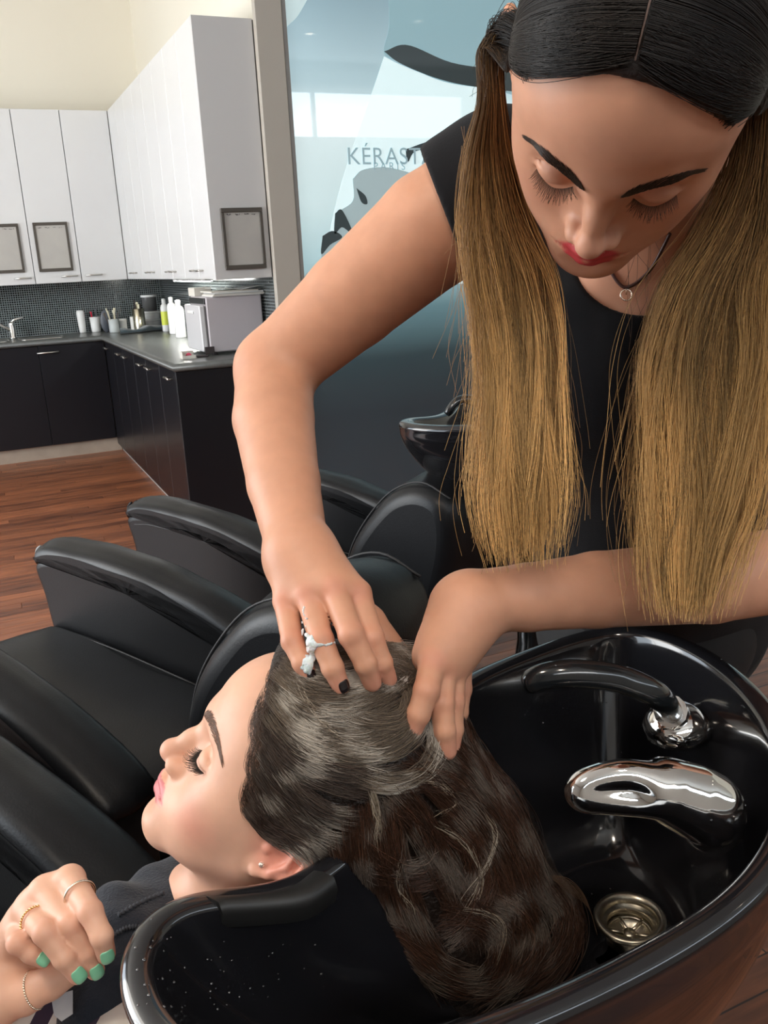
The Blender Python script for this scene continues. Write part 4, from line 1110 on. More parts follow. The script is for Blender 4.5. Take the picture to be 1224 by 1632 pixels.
def brow(R, T, s, B, n, pts, width, rad, col, parent, seed=0):
    """eyebrow hairs on the skin; pts run from the inner to the outer end, in head axes"""
    rg = np.random.default_rng(seed); c = spline(pts, 60); S = []
    for k in range(n):
        u = rg.uniform(0, .98); p = c[int(u*59)].copy(); w = width*(1 - .65*u**1.5)*(.25 + .75*min(1, u*4))
        p[2] += rg.uniform(-.5, .5)*w
        t = unit(c[min(59, int(u*59)+1)] - c[max(0, int(u*59)-1)])
        d = t*(.55+.5*u) + np.array((0, 0, (.75-1.1*u)))
        d = unit(d)*rg.uniform(.0045, .0075)
        q = [p, p + d*.5, p + d]
        S.append(q)
    S = np.array(S); W = S.reshape(-1, 3) @ R.T + T
    # settle on the skin
    for _ in range(3):
        e = 5e-4; Bk = W[:, None, :]; c0 = B.field(Bk, W-e, W+e, .01)[:, 0]
        g = np.stack([B.field(Bk + np.eye(3)[i]*e, W-e, W+e, .01)[:, 0] - c0 for i in range(3)], 1)/e
        W = W - ((c0 - .0003)/np.maximum((g*g).sum(1), .3))[:, None]*g
    S = splines(W.reshape(S.shape), 6)
    return hair_obj('eyebrow', S, np.linspace(rad, rad*.3, 6), np.array(col), m_hair, parent, 'stuff')

def skin_tint(W, base, spots):
    """spots: (distance array, inner, outer, colour, strength)"""
    c = np.tile(np.array(base, float), (len(W), 1))
    for d, r0, r1, col, st in spots:
        m = (1 - smoothstep(r0, r1, d))[:, None]*st
        c = c*(1-m) + np.array(col)*m
    return c

def line_dist(H, pts):
    c = spline(pts, 24); return np.min([np.linalg.norm(H - q, axis=1) for q in c], 0)
BROW_C = [(.011, .090, .0165), (.020, .088, .0215), (.032, .080, .0250), (.043, .068, .0235), (.050, .056, .0185)]
BROW_S = [(.011, .090, .0150), (.020, .088, .0195), (.033, .080, .0245), (.044, .067, .0215), (.050, .057, .0155)]
def nail(name, B, base, tip, nrm, w, L, mat, parent, lift=.0006):
    """fingernail: a curved shield on the back of the finger end"""
    base, tip = np.array(base, float), np.array(tip, float); t = unit(tip - base); nn = unit(np.array(nrm) - t*np.dot(nrm, t)); s = np.cross(t, nn)
    c = tip - t*L*.88; G = []
    nu, nv = 12, 11
    pts = []
    for i in range(nu):
        u = i/(nu-1); row = []
        hw = w*.5*(1 - .0*u) * (math.sin(math.pi*(.12+.76*u))**.28 if 0 < u < 1 else .55)
        for j in range(nv):
            v = j/(nv-1)*2 - 1; row.append(c + t*L*u + s*hw*v*1.0 + nn*.006)
        pts.append(row)
    A = np.array(pts).reshape(-1, 3)
    for _ in range(5):            # press on to the finger
        e = 4e-4; Bk = A[:, None, :]; d0 = B.field(Bk, A-e, A+e, .012)[:, 0]
        A = A - nn * (np.clip(d0 - lift, -.004, .004))[:, None]
    Gt = A.reshape(nu, nv, 3)
    m = MB(); m.grid(Gt)
    o = m.build(name, mat, parent); md = o.modifiers.new('thickness', 'SOLIDIFY'); md.thickness = .0009; md.offset = 1
    md = o.modifiers.new('smooth', 'SUBSURF'); md.levels = 1; md.render_levels = 1
    return o

def ring_on(name, label, c, axis, R_, r, mat, beads=0, root=None, group=None):
    axis = unit(axis); a = np.array((0, 0, 1.0)) if abs(axis[2]) < .9 else np.array((1.0, 0, 0)); U = unit(np.cross(axis, a)); V_ = np.cross(axis, U)
    m = MB()
    c = np.array(c)
    if beads:
        for k in range(beads):
            t = 2*math.pi*k/beads; p = c + R_*(math.cos(t)*U + math.sin(t)*V_)
            m.lathe([(r*math.sin(x), -r*math.cos(x)) for x in np.linspace(0, math.pi, 7)], p, 8, axis)
    else:
        m.tube([c + R_*(math.cos(t)*U + math.sin(t)*V_) for t in np.linspace(0, 2*math.pi, 49)], r, 8, False)
    return tag(m.build(name, mat), label, 'ring', group)
# ================================================================ the client
R_c = np.array([[ .4788, -.7224, .4923], [.8778, .403, -.2551], [-.0142, .5542, .8271]])
T_c = np.array([.1892, .6354, .901])
client = thing('person', 'client lying back with closed eyes, face up, foamy dark hair hanging in the basin', 'person', (0, .62, .5), room=True)
m_gold = material('gold', (.80, .52, .24), .22, metal=1)
m_silver = material('pale gold', (.80, .70, .58), .22, metal=1)

C = Blob(); C.frame(R_c, T_c)
ids_c = add_head(C)
nk0 = (0, -.030, -.065)
C.frame(np.eye(3), np.zeros(3))
hb = R_c @ np.array((0, -.026, -.060)) + T_c
neck_base = P(318, 1500, .800)
C.cone(hb, neck_base, .047, .056, .03)
sr_, sl = P(268, 1478, .870), P(200, 1760, .640)
sh_mid = P(235, 1600, .790); ch_end = P(-140, 1740, .800)
fb_ = unit(ch_end - sh_mid)
C.cone(sh_mid, sr_, .060, .046, .04); C.cone(sh_mid, sl, .060, .050, .04)
C.cone(neck_base, sh_mid, .056, .075, .04)
C.cone(sh_mid, ch_end, .080, .095, .05)
# right arm comes across the chest; its hand rests by the neck
r_el = P(-210, 1640, .830)
r_wr = P(2, 1562, .712)
hk = {'index': [(112, 1402, .630), (144, 1453, .594), (162, 1492, .588), (169, 1520, .592)],
      'middle': [(70, 1420, .630), (112, 1472, .598), (138, 1516, .602), (152, 1546, .606)],
      'ring': [(44, 1452, .630), (72, 1486, .592), (102, 1526, .592), (124, 1553, .596)],
      'pinky': [(27, 1484, .634), (29, 1502, .602), (50, 1518, .604), (68, 1529, .606)]}
hr = {'index': [.0100, .0080, .0072, .0064], 'middle': [.0100, .0080, .0072, .0064], 'ring': [.0096, .0080, .0072, .0064], 'pinky': [.0086, .0074, .0066, .0058]}
def hand(B, wrist, fingers, radii, k=.014, wr=.026, palm=.0135):
    J = {}
    for f, pts in fingers.items():
        w = [P(*q) for q in pts]; J[f] = w
        B.cone(wrist*.82 + w[0]*.18, w[0], wr*.62, radii[f][0]*1.04, k)
    for f, w in J.items():
        r = radii[f]
        for i in range(len(w)-1):
            B.cone(w[i], w[i+1], r[i], r[i+1], .0030 if i == 0 else .0012)
            if i: B.ball(w[i], r[i]*1.05, .002)
    return J
C.chain([sr_, r_el, r_wr], [.046, .038, .027], .02)
JC = hand(C, r_wr, hk, hr)
# her left hand lies under it: wrist, heel and thumb show
l_wr = P(-120, 1660, .665)
l_th = [P(-20, 1590, .645), P(40, 1585, .640), P(80, 1566, .640), P(118, 1545, .645)]
C.chain([sl, sl + fb_*.25 + np.array((0, 0, -.02)), l_wr], [.044, .036, .026], .02)
C.chain([l_wr, l_th[0]], [.026, .023], .02)
C.chain(l_th, [.0205, .0135, .0115, .0095], .012)
C.cone(P(-60, 1560, .668), P(15, 1528, .668), .024, .018, .015)
C.cone(P(15, 1528, .668), P(60, 1540, .668), .015, .010, .012)
t0 = __import__('time').time()
W, F = C.mesh(.0020, None)
W = C.refine(W, F, None, 1)
B_ = W[:, None, :]
lip = np.min([C.prim(ids_c[k], W) for k in ('u-1', 'u1', 'l-1', 'l1', 'um', 'lm')], 0)
Hl = (W - T_c) @ R_c
lipmask = np.where((Hl[:, 2] < -.0590) & (Hl[:, 2] > -.0815) & (Hl[:, 1] > .078), lip, 1.0)
cheek = np.min([np.linalg.norm((Hl - np.array((s*.046, .050, -.042)))/np.array((1, 1, 1)), axis=1) for s in (-1, 1)], 0)
ear = np.min([np.linalg.norm(Hl - np.array((s*.080, -.020, -.012)), axis=1) for s in (-1, 1)], 0)
nose = np.linalg.norm(Hl - np.array((0, .102, -.040)), axis=1)
kn = np.min([np.linalg.norm(W - p, axis=1) for f in JC.values() for p in (f[1],)], 0)
tipd = np.min([np.linalg.norm(W - f[3], axis=1) for f in JC.values()], 0)
SK = (.75, .43, .30)
col = skin_tint(W, SK, [(cheek, .004, .036, (.72, .27, .20), .7), (ear, .015, .045, (.72, .26, .19), .75), (nose, .004, .022, (.74, .38, .28), .5),
                        (kn, .003, .014, (.68, .30, .21), .5), (tipd, .004, .015, (.70, .33, .25), .5), (lipmask, .0014, .0028, (.60, .16, .18), .9)] +
                [(line_dist(Hl, [(s*a, b, c) for a, b, c in BROW_C]), .001, .0055, (.36, .19, .12), .55) for s in (-1, 1)])
client_body = net_mesh('body', W, F, m_skin, client, col)
m_lash = (.012, .008, .006)
for s in (-1, 1):
    lashes(C, R_c, T_c, s, 46, .0125, 1, .00028, m_lash, client_body, [(s*.020, .0775, -.0085), (s*.026, .0790, -.0105), (s*.033, .0790, -.0112), (s*.040, .0750, -.0108), (s*.0455, .0695, -.0090)], seed=3+s)
    brow(R_c, T_c, s, C, 520, [(s*.010, .090, .0165), (s*.020, .088, .0215), (s*.032, .080, .0250), (s*.043, .068, .0235), (s*.050, .056, .0185)], .0080, .00017, (.13, .068, .042), client_body, seed=9+s)
# nails
m_mint = material('mint green nail polish', (.25, .66, .42), .22, coat=.6)
toward = unit(CAM - P(120, 1500, .62))
for f, w_, L_ in (('index', .0100, .0118), ('middle', .0100, .0118), ('ring', .0100, .0118), ('pinky', .0092, .0095)):
    j = JC[f]; nail('fingernail', C, j[2], j[3] + unit(j[3]-j[2])*.0035, unit(CAM - j[3]) + .15*cdir(.5, .2, 0), w_, L_, m_mint, client_body)
j = JC['index']; ring_on('ring', 'thin plain pale gold ring on the client\'s index finger', j[0]*.50 + j[1]*.50, j[1]-j[0], .0104, .0009, m_silver)
j = JC['ring']; ring_on('ring', 'beaded yellow gold ring on the client\'s ring finger', j[0]*.50 + j[1]*.50, j[1]-j[0], .0102, .0010, m_gold, 36)
ring_on('ring', 'beaded pale gold ring on the client\'s lower thumb', l_th[1]*.62 + l_th[2]*.38, l_th[2]-l_th[1], .0132, .0010, m_silver, 46)
# ear stud
es = R_c @ np.array((-.0795, -.0120, -.0440)) + T_c
_d, _h = march(C, [417], [1378]); es = P(417, 1378, _d[0])
tag(MB().lathe([(0, .0028), (.0011, .0027), (.0020, .0020), (.0024, .0010), (.0022, 0), (0, -.001)], es, 16, unit(CAM-es)).build('ear_stud', material('pearl stud', (.85, .72, .62), .15, metal=.6)), 'tiny round stud in the client\'s ear lobe', 'earring')

# clothes: striped top and a navy towel round the neck
def stripe_material():
    m = material('striped jersey', (.8, .78, .74), .85); nt = m.node_tree; b = nt.nodes['Principled BSDF']
    geo = nt.nodes.new('ShaderNodeNewGeometry'); d = nt.nodes.new('ShaderNodeVectorMath'); d.operation = 'DOT_PRODUCT'
    ax = unit(P(150, 1600, .66) - P(60, 1560, .66)); d.inputs[1].default_value = tuple(ax); nt.links.new(geo.outputs['Position'], d.inputs[0])
    f = nt.nodes.new('ShaderNodeMath'); f.operation = 'MULTIPLY'; f.inputs[1].default_value = 1/.036; nt.links.new(d.outputs['Value'], f.inputs[0])
    fr = nt.nodes.new('ShaderNodeMath'); fr.operation = 'FRACT'; nt.links.new(f.outputs[0], fr.inputs[0])
    g = nt.nodes.new('ShaderNodeMath'); g.operation = 'GREATER_THAN'; g.inputs[1].default_value = .62; nt.links.new(fr.outputs[0], g.inputs[0])
    mx = nt.nodes.new('ShaderNodeMix'); mx.data_type = 'RGBA'; mx.inputs[6].default_value = (.78, .75, .70, 1); mx.inputs[7].default_value = (.045, .030, .060, 1)
    nt.links.new(g.outputs[0], mx.inputs[0]); nt.links.new(mx.outputs[2], b.inputs['Base Color'])
    return m
Sh = Blob()
Sh.cone(sh_mid, sr_, .068, .054, .04); Sh.cone(sh_mid, sl, .068, .058, .04)
Sh.cone(sh_mid + fb_*.03, ch_end, .089, .104, .05)
Sh.cone(P(120, 1650, .735), P(-60, 1730, .74), .050, .050, .06)
W, F = Sh.mesh(.004); net_mesh('striped_top', W, F, stripe_material(), client)
m_navy = material('navy towelling', (.012, .016, .026), .98, bump=('noise', 420, .8, .0016), sheen=.12, vary=(60, (.022, .028, .040), .25))
T_ = Blob()
T_.chain([P(345, 1420, .86), P(300, 1398, .830), P(250, 1425, .800), P(205, 1462, .770), P(185, 1490, .745)], [.020, .024, .026, .024, .018], .012)
T_.chain([P(318, 1450, .800), P(270, 1475, .770), P(225, 1520, .735), P(200, 1580, .710), P(185, 1660, .690)], [.030, .034, .036, .038, .038], .02)
T_.chain([P(240, 1490, .750), P(205, 1500, .730), P(180, 1560, .700), P(155, 1615, .682), P(150, 1700, .670)], [.020, .022, .028, .028, .030], .012)
T_.cone(P(192, 1462, .755), P(178, 1500, .725), .030, .026, .012)
T_.cone(P(150, 1590, .690), P(146, 1680, .680), .020, .022, .012)
W, F = T_.mesh(.0035)
nz = np.array([noise.noise(Vector(tuple(w*26)))*.0030 for w in W]); W = W + nz[:, None]
towel = tag(net_mesh('towel', W, F, m_navy), 'navy terry towel wrapped round the client\'s neck and shoulders', 'towel')
m_hem = material('navy towel hem', (.045, .050, .062), .9, bump=('noise', 200, .8, .003))
def hem(pts, off=.003, r=.0016):
    q = spline(pts, 40); d, h_ = march(T_, q[:, 0], q[:, 1], off=off); L = [P(a, b, dd) for (a, b), dd in zip(q, d)]
    m = MB().tube(L, [r*(1 + .5*math.sin(i*1.9)) for i in range(len(L))], 8); return m.build('hem', m_hem, towel)
hem([(188, 1458), (225, 1438), (262, 1422)]); hem([(178, 1492), (205, 1478), (235, 1478)])
# care tag at the towel's edge
d_, _ = march(T_, [118], [1600])
tg = [P(82, 1592, .640), P(96, 1584, .640), P(116, 1578, .640), P(116, 1616, .640), P(98, 1628, .640), P(86, 1618, .640)]
m = MB(); nrm_ = unit(CAM - tg[0]); m.add(tg + [q - nrm_*.001 for q in tg], [tuple(range(6)), tuple(range(11, 5, -1))] + [(i, (i+1) % 6, 6+(i+1) % 6, 6+i) for i in range(6)])
tag_o = m.build('care_label', material('grey woven label', (.36, .36, .38), .8), towel)
# ================================================================ the stylist
R_s = np.array([[-.7648, -.4481, -.463], [.5982, -.2267, -.7686], [.2394, -.8648, .4414]])
T_s = np.array([.4179, .5002, 1.4251])
stylist = thing('person', 'stylist in black bending over, long brown-to-blond hair, both hands in the client\'s hair', 'person', (.80, 1.0, 0), room=True)
A = Blob(); A.frame(R_s, T_s)
ids_s = add_head(A)
A.frame(np.eye(3), np.zeros(3))
hb = R_s @ np.array((0, -.030, -.055)) + T_s
c7 = P(1075, 395, .780)
A.cone(hb, c7, .050, .055, .03)
shR, shL = P(800, 300, .820), P(1330, 400, .800)
chest = P(1030, 560, .850); waist = P(1020, 820, 1.000); hip = P(1050, 960, 1.170)
A.cone(c7, shR, .050, .050, .05); A.cone(c7, shL, .050, .050, .05)
A.cone(c7, chest, .070, .110, .06); A.cone(chest, waist, .118, .105, .06); A.cone(waist, hip, .105, .135, .06)
A.cone(chest + cdir(-.05, 0, .03), chest + cdir(.06, 0, .03), .085, .085, .05)
# right arm
eR, wR = P(438, 588, .880), P(474, 872, .742)
A.chain([shR, P(690, 366, .838), P(560, 478, .862), eR], [.056, .0545, .0475, .0385], .03)
A.chain([eR, P(436, 668, .842), P(452, 770, .790), wR], [.0385, .0385, .0325, .0262], .012)
kR = {'pinky': [(455, 958, .712), (466, 1022, .688), (482, 1056, .680), (493, 1080, .681)],
      'ring': [(492, 948, .702), (512, 1020, .676), (530, 1064, .671), (543, 1094, .674)],
      'middle': [(532, 938, .698), (560, 1012, .670), (583, 1058, .672), (593, 1088, .680)],
      'index': [(570, 946, .706), (592, 1016, .684), (608, 1056, .686), (618, 1082, .694)]}
rR = {'pinky': [.0098, .0086, .0078, .0068], 'ring': [.0108, .0094, .0084, .0072], 'middle': [.0110, .0098, .0086, .0074], 'index': [.0108, .0096, .0084, .0074]}
JR = hand(A, wR, kR, rR, k=.020, wr=.0300)
A.cone(P(480, 900, .742), P(512, 945, .732), .023, .022, .02)
thR = [P(520, 930, .760), P(590, 990, .765), P(640, 1050, .765), P(655, 1085, .765)]
A.chain(thR, [.017, .013, .0105, .0090], .012)
# left arm, the hand bent down at the wrist
eL, wL = P(1300, 900, .830), P(757, 958, .742)
A.chain([shL, P(1360, 650, .82), eL], [.056, .048, .040], .03)
A.chain([eL, P(1130, 926, .806), P(950, 940, .778), P(840, 952, .756), wL], [.040, .0385, .0335, .0290, .0262], .012)
kL = {'middle': [(706, 1062, .708), (704, 1120, .692), (708, 1164, .690), (713, 1196, .694)],
      'index': [(690, 1052, .700), (680, 1100, .682), (667, 1138, .680), (657, 1164, .682)],
      'ring': [(722, 1060, .720), (722, 1118, .706), (722, 1162, .704), (719, 1192, .706)],
      'pinky': [(736, 1050, .742), (736, 1098, .740), (732, 1134, .740), (728, 1160, .742)]}
rL = {'index': [.0110, .0100, .0090, .0078], 'middle': [.0112, .0098, .0088, .0076], 'ring': [.0105, .0092, .0082, .0072], 'pinky': [.0092, .0082, .0074, .0066]}
JL = hand(A, wL, kL, rL, k=.020, wr=.0300)
A.cone(P(735, 972, .738), P(712, 1025, .726), .0245, .021, .02)
A.chain([P(715, 1000, .728), P(684, 1046, .722), P(676, 1088, .730), P(672, 1120, .742)], [.016, .0125, .0105, .0088], .012)
W, F = A.mesh(.0022)
W = A.refine(W, F, None, 1)
lip = np.min([A.prim(ids_s[k], W) for k in ('u-1', 'u1', 'l-1', 'l1', 'um', 'lm')], 0)
Hl = (W - T_s) @ R_s
lipmask = np.where((Hl[:, 2] < -.0590) & (Hl[:, 2] > -.0815) & (Hl[:, 1] > .078) & (np.linalg.norm(Hl, axis=1) < .2), lip, 1.0)
cheek = np.min([np.linalg.norm(Hl - np.array((s*.046, .050, -.040)), axis=1) for s in (-1, 1)], 0)
lidm = np.min([np.linalg.norm((Hl - np.array((s*.032, .078, -.001)))/np.array((1.5, 1, 1)), axis=1) for s in (-1, 1)], 0)
nose = np.linalg.norm(Hl - np.array((0, .102, -.040)), axis=1)
kn = np.min([np.linalg.norm(W - p, axis=1) for JJ in (JR, JL) for f in JJ.values() for p in (f[0] + cdir(0, 0, .008), f[1])], 0)
tipd = np.min([np.linalg.norm(W - f[3], axis=1) for JJ in (JR, JL) for f in JJ.values()], 0)
elb = np.linalg.norm(W - (eR + cdir(-.02, -.01, .02)), axis=1)
SKS = (.65, .33, .21)
col = skin_tint(W, SKS, [(cheek, .004, .036, (.60, .25, .17), .45), (nose, .004, .022, (.66, .34, .25), .4), (lidm, .003, .012, (.50, .26, .18), .4),
                         (kn, .004, .016, (.64, .25, .17), .55), (tipd, .006, .022, (.66, .27, .20), .5), (elb, .01, .05, (.62, .27, .16), .35), (lipmask, .0007, .0017, (.50, .035, .050), .95)] +
                [(line_dist(Hl, [(s*a, b, c) for a, b, c in BROW_S]), .001, .0060, (.20, .11, .07), .6) for s in (-1, 1)])
stylist_body = net_mesh('body', W, F, m_skin, stylist, col)
m_brow = (.020, .012, .008)
for s in (-1, 1):
    lashes(A, R_s, T_s, s, 54, .0120, 1, .00022, m_lash, stylist_body, [(s*.020, .0775, -.0085), (s*.026, .0790, -.0105), (s*.033, .0790, -.0112), (s*.040, .0750, -.0108), (s*.0455, .0695, -.0090)], seed=13+s)
    brow(R_s, T_s, s, A, 700, [(s*a, b, c) for a, b, c in BROW_S], .0098, .00018, m_brow, stylist_body, seed=19+s)
m_blackpol = material('black nail polish', (.012, .008, .010), .2, coat=.7)
for f, w_ in (('pinky', .0090), ('ring', .0100)):
    j = JR[f]; nail('fingernail', A, j[2], j[3] + unit(j[3]-j[2])*.003, unit(CAM - j[3]) + .9*cdir(.6, 0, 0), w_, .0100, m_blackpol, stylist_body)
# shampoo foam on the fingers
m_foam = material('white shampoo foam', (.88, .86, .84), .6, bump=('noise', 700, .8, .001))
m_foam.node_tree.nodes['Principled BSDF'].inputs['Subsurface Weight'].default_value = .3
Fo = Blob()
rg = np.random.default_rng(5)
for k in range(60):
    u = k/59; x, y = 491 + 6*math.sin(u*5) + 4*u, 1014 + 56*u
    d_, _ = march(A, [x], [y]); Fo.ball(P(x + rg.uniform(-8, 8), y + rg.uniform(-4, 4), d_[0] + .0004), rg.uniform(.0010, .0026), .002)
for k in range(11):
    u = k/10; x, y = 497 + 36*u, 1024 + 4*math.sin(u*3.1)
    d_, _ = march(A, [x], [y]); Fo.ball(P(x, y, d_[0]), rg.uniform(.0005, .0016), .002)
for k in range(8):
    d_, _ = march(A, [488], [1000]); Fo.ball(P(484 + rg.uniform(-4, 6), 968 + 6*k, d_[0] + .001), .0012, .002)
W, F = Fo.mesh(.0011); W = W + np.array([noise.noise(Vector(tuple(w*500)))*.0009 for w in W])[:, None]
net_mesh('foam', W, F, m_foam, stylist_body)['kind'] = 'stuff'

# clothes: black cap-sleeved top, black trousers, shoes
m_top = material('black jersey', (.0045, .0045, .006), .9, bump=('noise', 500, .3, .001), sheen=.05, spec=.25)
def plane_cut(Wv, p, n): return (Wv - p) @ n
Tp = Blob()
Tp.cone(c7 + (P(1075, 480, .80)-c7)*.4, chest, .078, .118, .06); Tp.cone(chest, waist, .126, .113, .06); Tp.cone(waist, hip, .113, .143, .06)
Tp.cone(chest + cdir(-.05, 0, .03), chest + cdir(.06, 0, .03), .093, .093, .05)
slv = P(733, 330, .828)
Tp.cone(c7*.35 + shR*.65, shR, .058, .063, .04); Tp.cone(shR, slv, .0635, .064, .01)
Tp.cone(c7*.35 + shL*.65, shL, .058, .063, .04); Tp.cone(shL, shL + (P(1360, 650, .82)-shL)*.25, .0635, .060, .01)
Tp.cone(chest, shR, .090, .055, .04); Tp.cone(chest, shL, .090, .055, .04)
axR = unit(P(560, 478, .862) - shR); 
cutc = P(742, 300, .80)
axR = unit(axR + .45*cdir(-1, .1, 0))
Tp.ell(slv + axR*.082, (.072, .16, .16), .003, -1, rot=np.stack([axR, unit(np.cross(axR, (0, 0, 1))), np.cross(axR, unit(np.cross(axR, (0, 0, 1))))], 1))
Tp.ell(P(1030, 392, .715), (.057, .057, .057), .004, -1)
W, F = Tp.mesh(.0028)
nz = np.array([noise.noise(Vector(tuple(w*14)))*.004 for w in W]); W = W + nz[:, None]*unit((-.3, -.8, .2))
top = net_mesh('top', W, F, m_top, stylist)
Tr = Blob()
hf = unit((.86, .51, 0))                       # along the basin edge
hipw = hip.copy(); gz = .0
for s in (-1, 1):
    h0 = hip + hf*s*.085 + np.array((.02, .03, -.04)); kn_ = np.array((h0[0] + hf[0]*s*.02 - .02, h0[1] + hf[1]*s*.02 + .0, .50)); an = np.array((kn_[0] + .03, kn_[1] + .05, .10))
    Tr.chain([h0, kn_, an], [.095, .062, .045], .04)
Tr.cone(hip + hf*.06, hip - hf*.06, .135, .135, .05)
W, F = Tr.mesh(.006); W[:, 2] = np.maximum(W[:, 2], .06); net_mesh('trousers', W, F, material('black trouser cloth', (.008, .008, .009), .8), stylist)
for s in (-1, 1):
    h0 = hip + hf*s*.085 + np.array((.02, .03, -.04)); an = np.array((h0[0] + hf[0]*s*.02 + .01, h0[1] + hf[1]*s*.02 + .05, .05))
    Q = Blob(); tf = unit((-.51, -.60, 0)) * 1.0; tf = unit((-.45, -.80, 0)); Q.cone(an, an + tf*.13 + np.array((0, 0, -.015)), .042, .034, .02); Q.cone(an + (0, 0, .03), an, .045, .042, .02)
    W, F = Q.mesh(.005); W[:, 2] = np.maximum(W[:, 2], .001); net_mesh('shoe', W, F, m_black_gloss, stylist)
# necklace: dark cord and a small pendant
pts = []
for x, y in [(1068, 372), (1058, 392), (1040, 425), (1018, 448), (998, 458), (985, 450), (972, 430), (962, 412)]:
    d_, _ = march(A, [x], [y], start=.690); pts.append(P(x, y, d_[0] - .0015))
nl = tag(MB().tube(spline(pts, 40), .0014, 8).build('necklace', material('dark brown cord', (.05, .015, .010), .5)), 'thin dark cord necklace with a small pale pendant on the stylist', 'necklace')
pd = P(998, 470, march(A, [998], [470], start=.69)[0][0] - .002)
MB().tube([P(998, 458, march(A, [998], [458], start=.69)[0][0] - .0015), pd], .0005, 6).tube([pd + .0045*(math.cos(t)*cdir(1, 0, 0) + math.sin(t)*cdir(0, 1, 0)) for t in np.linspace(0, 2*math.pi, 25)], .0007, 6, False).build('pendant', m_silver, nl)
# ================================================================ the stylist's hair: dark roots, golden lengths, middle parting
HC_, HR_ = np.array((0, -.012, .030)), np.array((.0860, .1020, .0905))
def scalp(s, a, phi, yend):
    """point on the hair cap: a = place along the parting, phi = angle down the side"""
    f = smoothstep(.3, 2.1, phi); y = a + (yend - a)*f
    k = np.sqrt(np.maximum(1 - ((y - HC_[1])/HR_[1])**2, .02))
    return np.stack([s*np.maximum(HR_[0]*k*np.sin(phi), .0015), y + 0*phi, HC_[2] + HR_[2]*k*np.cos(phi)], -1)
Cap = Blob(); Cap.frame(R_s, T_s)
Cap.ell((0, -.014, .030), (.0755, .098, .0865), .01); Cap.ell((0, .026, .042), (.0625, .0580, .0520), .03)
n_ = unit((.06, 1, -.70)); CapAll = Blob(); CapAll.ops = list(Cap.ops)
nt_ = unit(np.cross((1, 0, 0), n_)); nx_ = np.cross(n_, nt_)
Cap.ell(np.array((0, -.0185, 0)) + n_*.504, (.226, .5, .5), .002, -1, rot=np.stack([nx_, n_, nt_], 1))
W, F = Cap.mesh(.003)
cap_mat = material('dark brown hair mass', (.012, .008, .007), .5, bump=('noise', 300, .5, .002))
net_mesh('hair', W, F, cap_mat, stylist_body)
rgs = np.random.default_rng(11)
def hairline_at(x):
    """point of the hairline on the forehead, head axes"""
    k = math.sqrt(max(.05, 1 - (x/.0640)**2*.92)); lo_, hi_ = 0.0, 1.7
    f = lambda t: (.026 + .060*k*math.sin(t)) - (-.0035 - .06*x + .70*(.042 + .054*k*math.cos(t)) + 4.9*x*x)
    for _ in range(24):
        mm = (lo_ + hi_)/2
        if f(mm) > 0: hi_ = mm
        else: lo_ = mm
    return np.array((x, .026 + .060*k*math.sin(lo_), .042 + .054*k*math.cos(lo_)))
